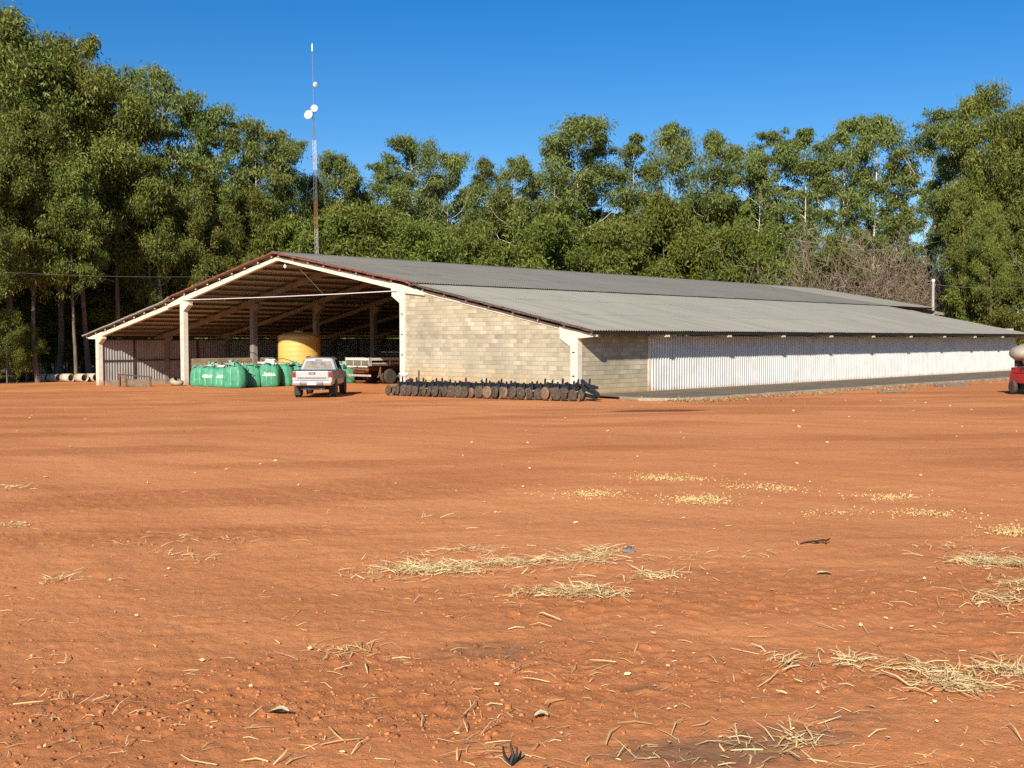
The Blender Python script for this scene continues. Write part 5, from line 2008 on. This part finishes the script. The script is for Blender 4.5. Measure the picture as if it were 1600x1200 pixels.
V, Q, T = [], [], []                                # dry grass along the slab's edge
n = 7000
k = r.integers(1, len(ep) - 2, n)
tt = r.uniform(0, 1, n)
ex = np.array(ep)
P = ex[k] * (1 - tt[:, None]) + ex[k + 1] * tt[:, None]
P = np.column_stack([P[:, 0] + 0.12 + np.abs(r.normal(0, 0.9, n)), P[:, 1] + r.normal(0, 0.3, n), np.zeros(n)])
P = P[fbm(P[:, 0] * 0.8, P[:, 1] * 0.5, 90, 3) > 0.42]
P[:, 2] = surf_np(P)
v, q, t = blades(P, r, (0.05, 0.20), (0.012, 0.03), (-0.02, 0.02), flat=0.45)
stuff('dry_verge_grass', [v], [q], [t], 'verge_grass', 'thin strip of dry grass along the edge of the dark apron', 'grass')

V, Q, T = [], [], []                                # soil clods lying on the churned strips


def clods(n, u0, u1, v0, v1, lo, hi, gate):
    u, v = r.uniform(u0, u1, n), r.uniform(v0, v1, n)
    d_ = np.stack([u - 800, v - 600, np.full(n, FPX)], 1) @ R.T
    P = ground_hit(d_)
    z, mk = relief(P[:, 0], P[:, 1])
    keep = r.uniform(0, 1, n) < np.maximum(mk, gate)
    P = P[keep]
    z = z[keep]
    P[:, 2] = np.interp(P[:, 0], GX, GZ) + z
    n = len(P)
    s = lo + (hi - lo) * r.uniform(0, 1, n) ** 3
    cube = np.array([[-1, -1, -0.5], [1, -1, -0.5], [1, 1, -0.5], [-1, 1, -0.5], [-.6, -.6, .8], [.6, -.6, .8], [.6, .6, .8], [-.6, .6, .8]])
    v = cube[None] * r.uniform(0.5, 1.2, (n, 8, 3)) * s[:, None, None] * 0.5
    a = r.uniform(0, 6.28, n)
    ca, sa = np.cos(a)[:, None], np.sin(a)[:, None]
    v = np.stack([v[..., 0] * ca - v[..., 1] * sa, v[..., 0] * sa + v[..., 1] * ca, v[..., 2]], -1) + P[:, None, :]
    f = np.array([[4, 5, 6, 7], [0, 1, 5, 4], [1, 2, 6, 5], [2, 3, 7, 6], [3, 0, 4, 7]])
    q = (np.arange(n)[:, None, None] * 8 + f[None]).reshape(-1, 4)
    V.append(v.reshape(-1, 3))
    Q.append(q)
    T.append(np.repeat(r.uniform(0, 1, n), 5))


clods(9000, -40, 1640, 860, 1230, 0.004, 0.028, 0.10)
clods(3000, -40, 1640, 700, 880, 0.006, 0.03, 0.05)
clods(16000, -40, 1640, 820, 1230, 0.003, 0.014, 0.30)
clods(1500, -40, 900, 900, 1230, 0.006, 0.042, 0.10)
stuff('soil_clods', V, Q, T, 'clod', 'crumbled clods of red soil over the churned parts of the yard', 'soil')

V, Q, T = [], [], []                                # pale flakes: husks and leaf bits
n = 260
u, v = r.uniform(-20, 1620, n), 625 + 560 * r.uniform(0, 1, n) ** 1.6
d_ = np.stack([u - 800, v - 600, np.full(n, FPX)], 1) @ R.T
P = ground_hit(d_)
P[:, 2] = surf_np(P) + 0.012
dist = np.hypot(P[:, 0] - CAM[0], P[:, 1] - CAM[1])
sc_ = np.clip(dist / 16, 0.55, 1.5)*r.uniform(0.5,1.1,n)
vv = leaves(np.zeros((n, 3)), r, 0.075, 0.055, 0.0).reshape(n, 4, 3)
vv[..., 2] = np.abs(vv[..., 2]) * 0.5
vv = vv * sc_[:, None, None] + P[:, None, :]
stuff('pale_husks', [vv.reshape(-1, 3)], [np.arange(n * 4).reshape(-1, 4)], [r.uniform(0.5, 1, n)], 'straw', 'pale husks and leaf scraps dotted over the yard', 'husks')


# single scraps one can point at
def scrap(name, px, py, parts, label, cat):
    p = ong(px, py)
    t = thing(name, label, cat, (p.x, p.y, surf(p.x, p.y)), math.atan2(R[1, 0], R[0, 0]))
    for nm, mb, mt in parts:
        mb.build(nm, mt, t)
    return t


def flake(L, W, h, seed):
    rr = random.Random(seed)
    m = MB()
    n = 6
    vs = []
    for i in range(n + 1):
        t = i / n
        w = W * math.sin(math.pi * (0.06 + 0.88 * t)) ** 0.8
        zc = h * math.sin(math.pi * t) + 0.004
        for s in (-1, 0, 1):
            vs.append(((t - 0.5) * L, s * w / 2, zc + abs(s) * h * 0.6 + rr.uniform(0, 0.006)))
    fs = [(i * 3 + j, i * 3 + j + 1, (i + 1) * 3 + j + 1, (i + 1) * 3 + j) for i in range(n) for j in range(2)]
    k = len(vs)
    vs += [(x, y, z - 0.003) for x, y, z in vs]
    fs += [tuple(reversed([q + k for q in f])) for f in fs]
    m.add(vs, fs, True)
    return m


scrap('plastic_scrap', 983, 862, [('cup', MB().lathe([(0.001, 0.015), (0.025, 0.0), (0.032, 0.02), (0.022, 0.04), (0.026, 0.055), (0.001, 0.06)], 9, smooth=False), 'wood'), ('torn_rim', flake(0.06, 0.05, 0.018, 9), 'plate'), ('shade_piece', MB().box(-0.06, 0.05, -0.03, 0.02, 0.0, 0.035), 'boardgrey')],
      'small crumpled whitish plastic scrap beyond the straw patch', 'litter')
st = MB()
for k in range(7):
    a_ = rnd.uniform(-1.2, 1.2)
    c_ = Vector((-0.10 + 0.03 * k, rnd.uniform(-0.05, 0.05), 0.012 + 0.004 * k))
    w_ = Vector((math.cos(a_), math.sin(a_), 0.1)) * rnd.uniform(0.03, 0.08)
    st.tube([c_ - w_, c_ + Vector((0, 0, 0.008)), c_ + w_], 0.006, 5)
scrap('twig_bundle', 1280, 852, [('twigs', st, 'black'), ('dry_leaf', flake(0.12, 0.06, 0.018, 1), 'paleleaf')], 'little heap of dark twigs with a pale leaf on bare soil', 'twigs')
scrap('dead_leaf', 437, 1114, [('blade', flake(0.15, 0.06, 0.012, 2), 'wood'), ('curl', flake(0.10, 0.05, 0.02, 3), 'paleleaf')], 'curled grey dead leaf among soil clods', 'leaf')
scrap('dead_leaf', 1288, 901, [('blade', flake(0.12, 0.05, 0.012, 5), 'paleleaf')], 'small cream dry leaf lying on smooth bare soil', 'leaf')
scrap('dead_leaf', 846, 1122, [('blade', flake(0.07, 0.06, 0.02, 7), 'paleleaf')], 'square cream husk flake near long bent straws', 'leaf')
tw = MB()
tw.tube([(0, 0, 0), (0.01, 0, 0.05), (0.0, 0.01, 0.10)], [0.012, 0.009, 0.004], 5)
tw.tube([(0, 0, 0.0), (-0.03, 0, 0.05), (-0.035, 0, 0.09)], [0.010, 0.007, 0.004], 5)
tw.tube([(0, 0, 0.0), (0.025, 0.01, 0.04), (0.03, 0.01, 0.08)], [0.010, 0.007, 0.003], 5)
scrap('burnt_stub', 798, 1196, [('stems', tw, 'black')], 'small black burnt plant stub sticking out of the soil', 'stub')


# weathered boards lying by the apron
bd = random.Random(9)
for (px, py, lab, n) in ((1494, 602.6, 'few dark weathered boards lying in dry grass by the apron near the red machine', 4), (1392, 612.8, 'small heap of broken grey board pieces on the soil beside the apron', 3)):
    p = ong(px, py)
    t = thing('board_heap', lab, 'boards', (p.x, p.y, surf(p.x, p.y)), 0.75)
    for k in range(n):
        m = MB()
        a0 = bd.uniform(-0.25, 0.25)
        x0 = bd.uniform(-0.3, 0.3)
        L = bd.uniform(0.5, 0.9) * (1.2 if n == 4 else 0.8)
        c, s_ = math.cos(a0), math.sin(a0)
        m.beam((x0 - L * c, -0.25 + 0.16 * k - L * s_, 0.02 + 0.03 * k), (x0 + L * c, -0.25 + 0.16 * k + L * s_, 0.04 + 0.035 * k), 0.15, 0.03)
        m.build('board', 'boardgrey' if k % 2 else 'wood', t)
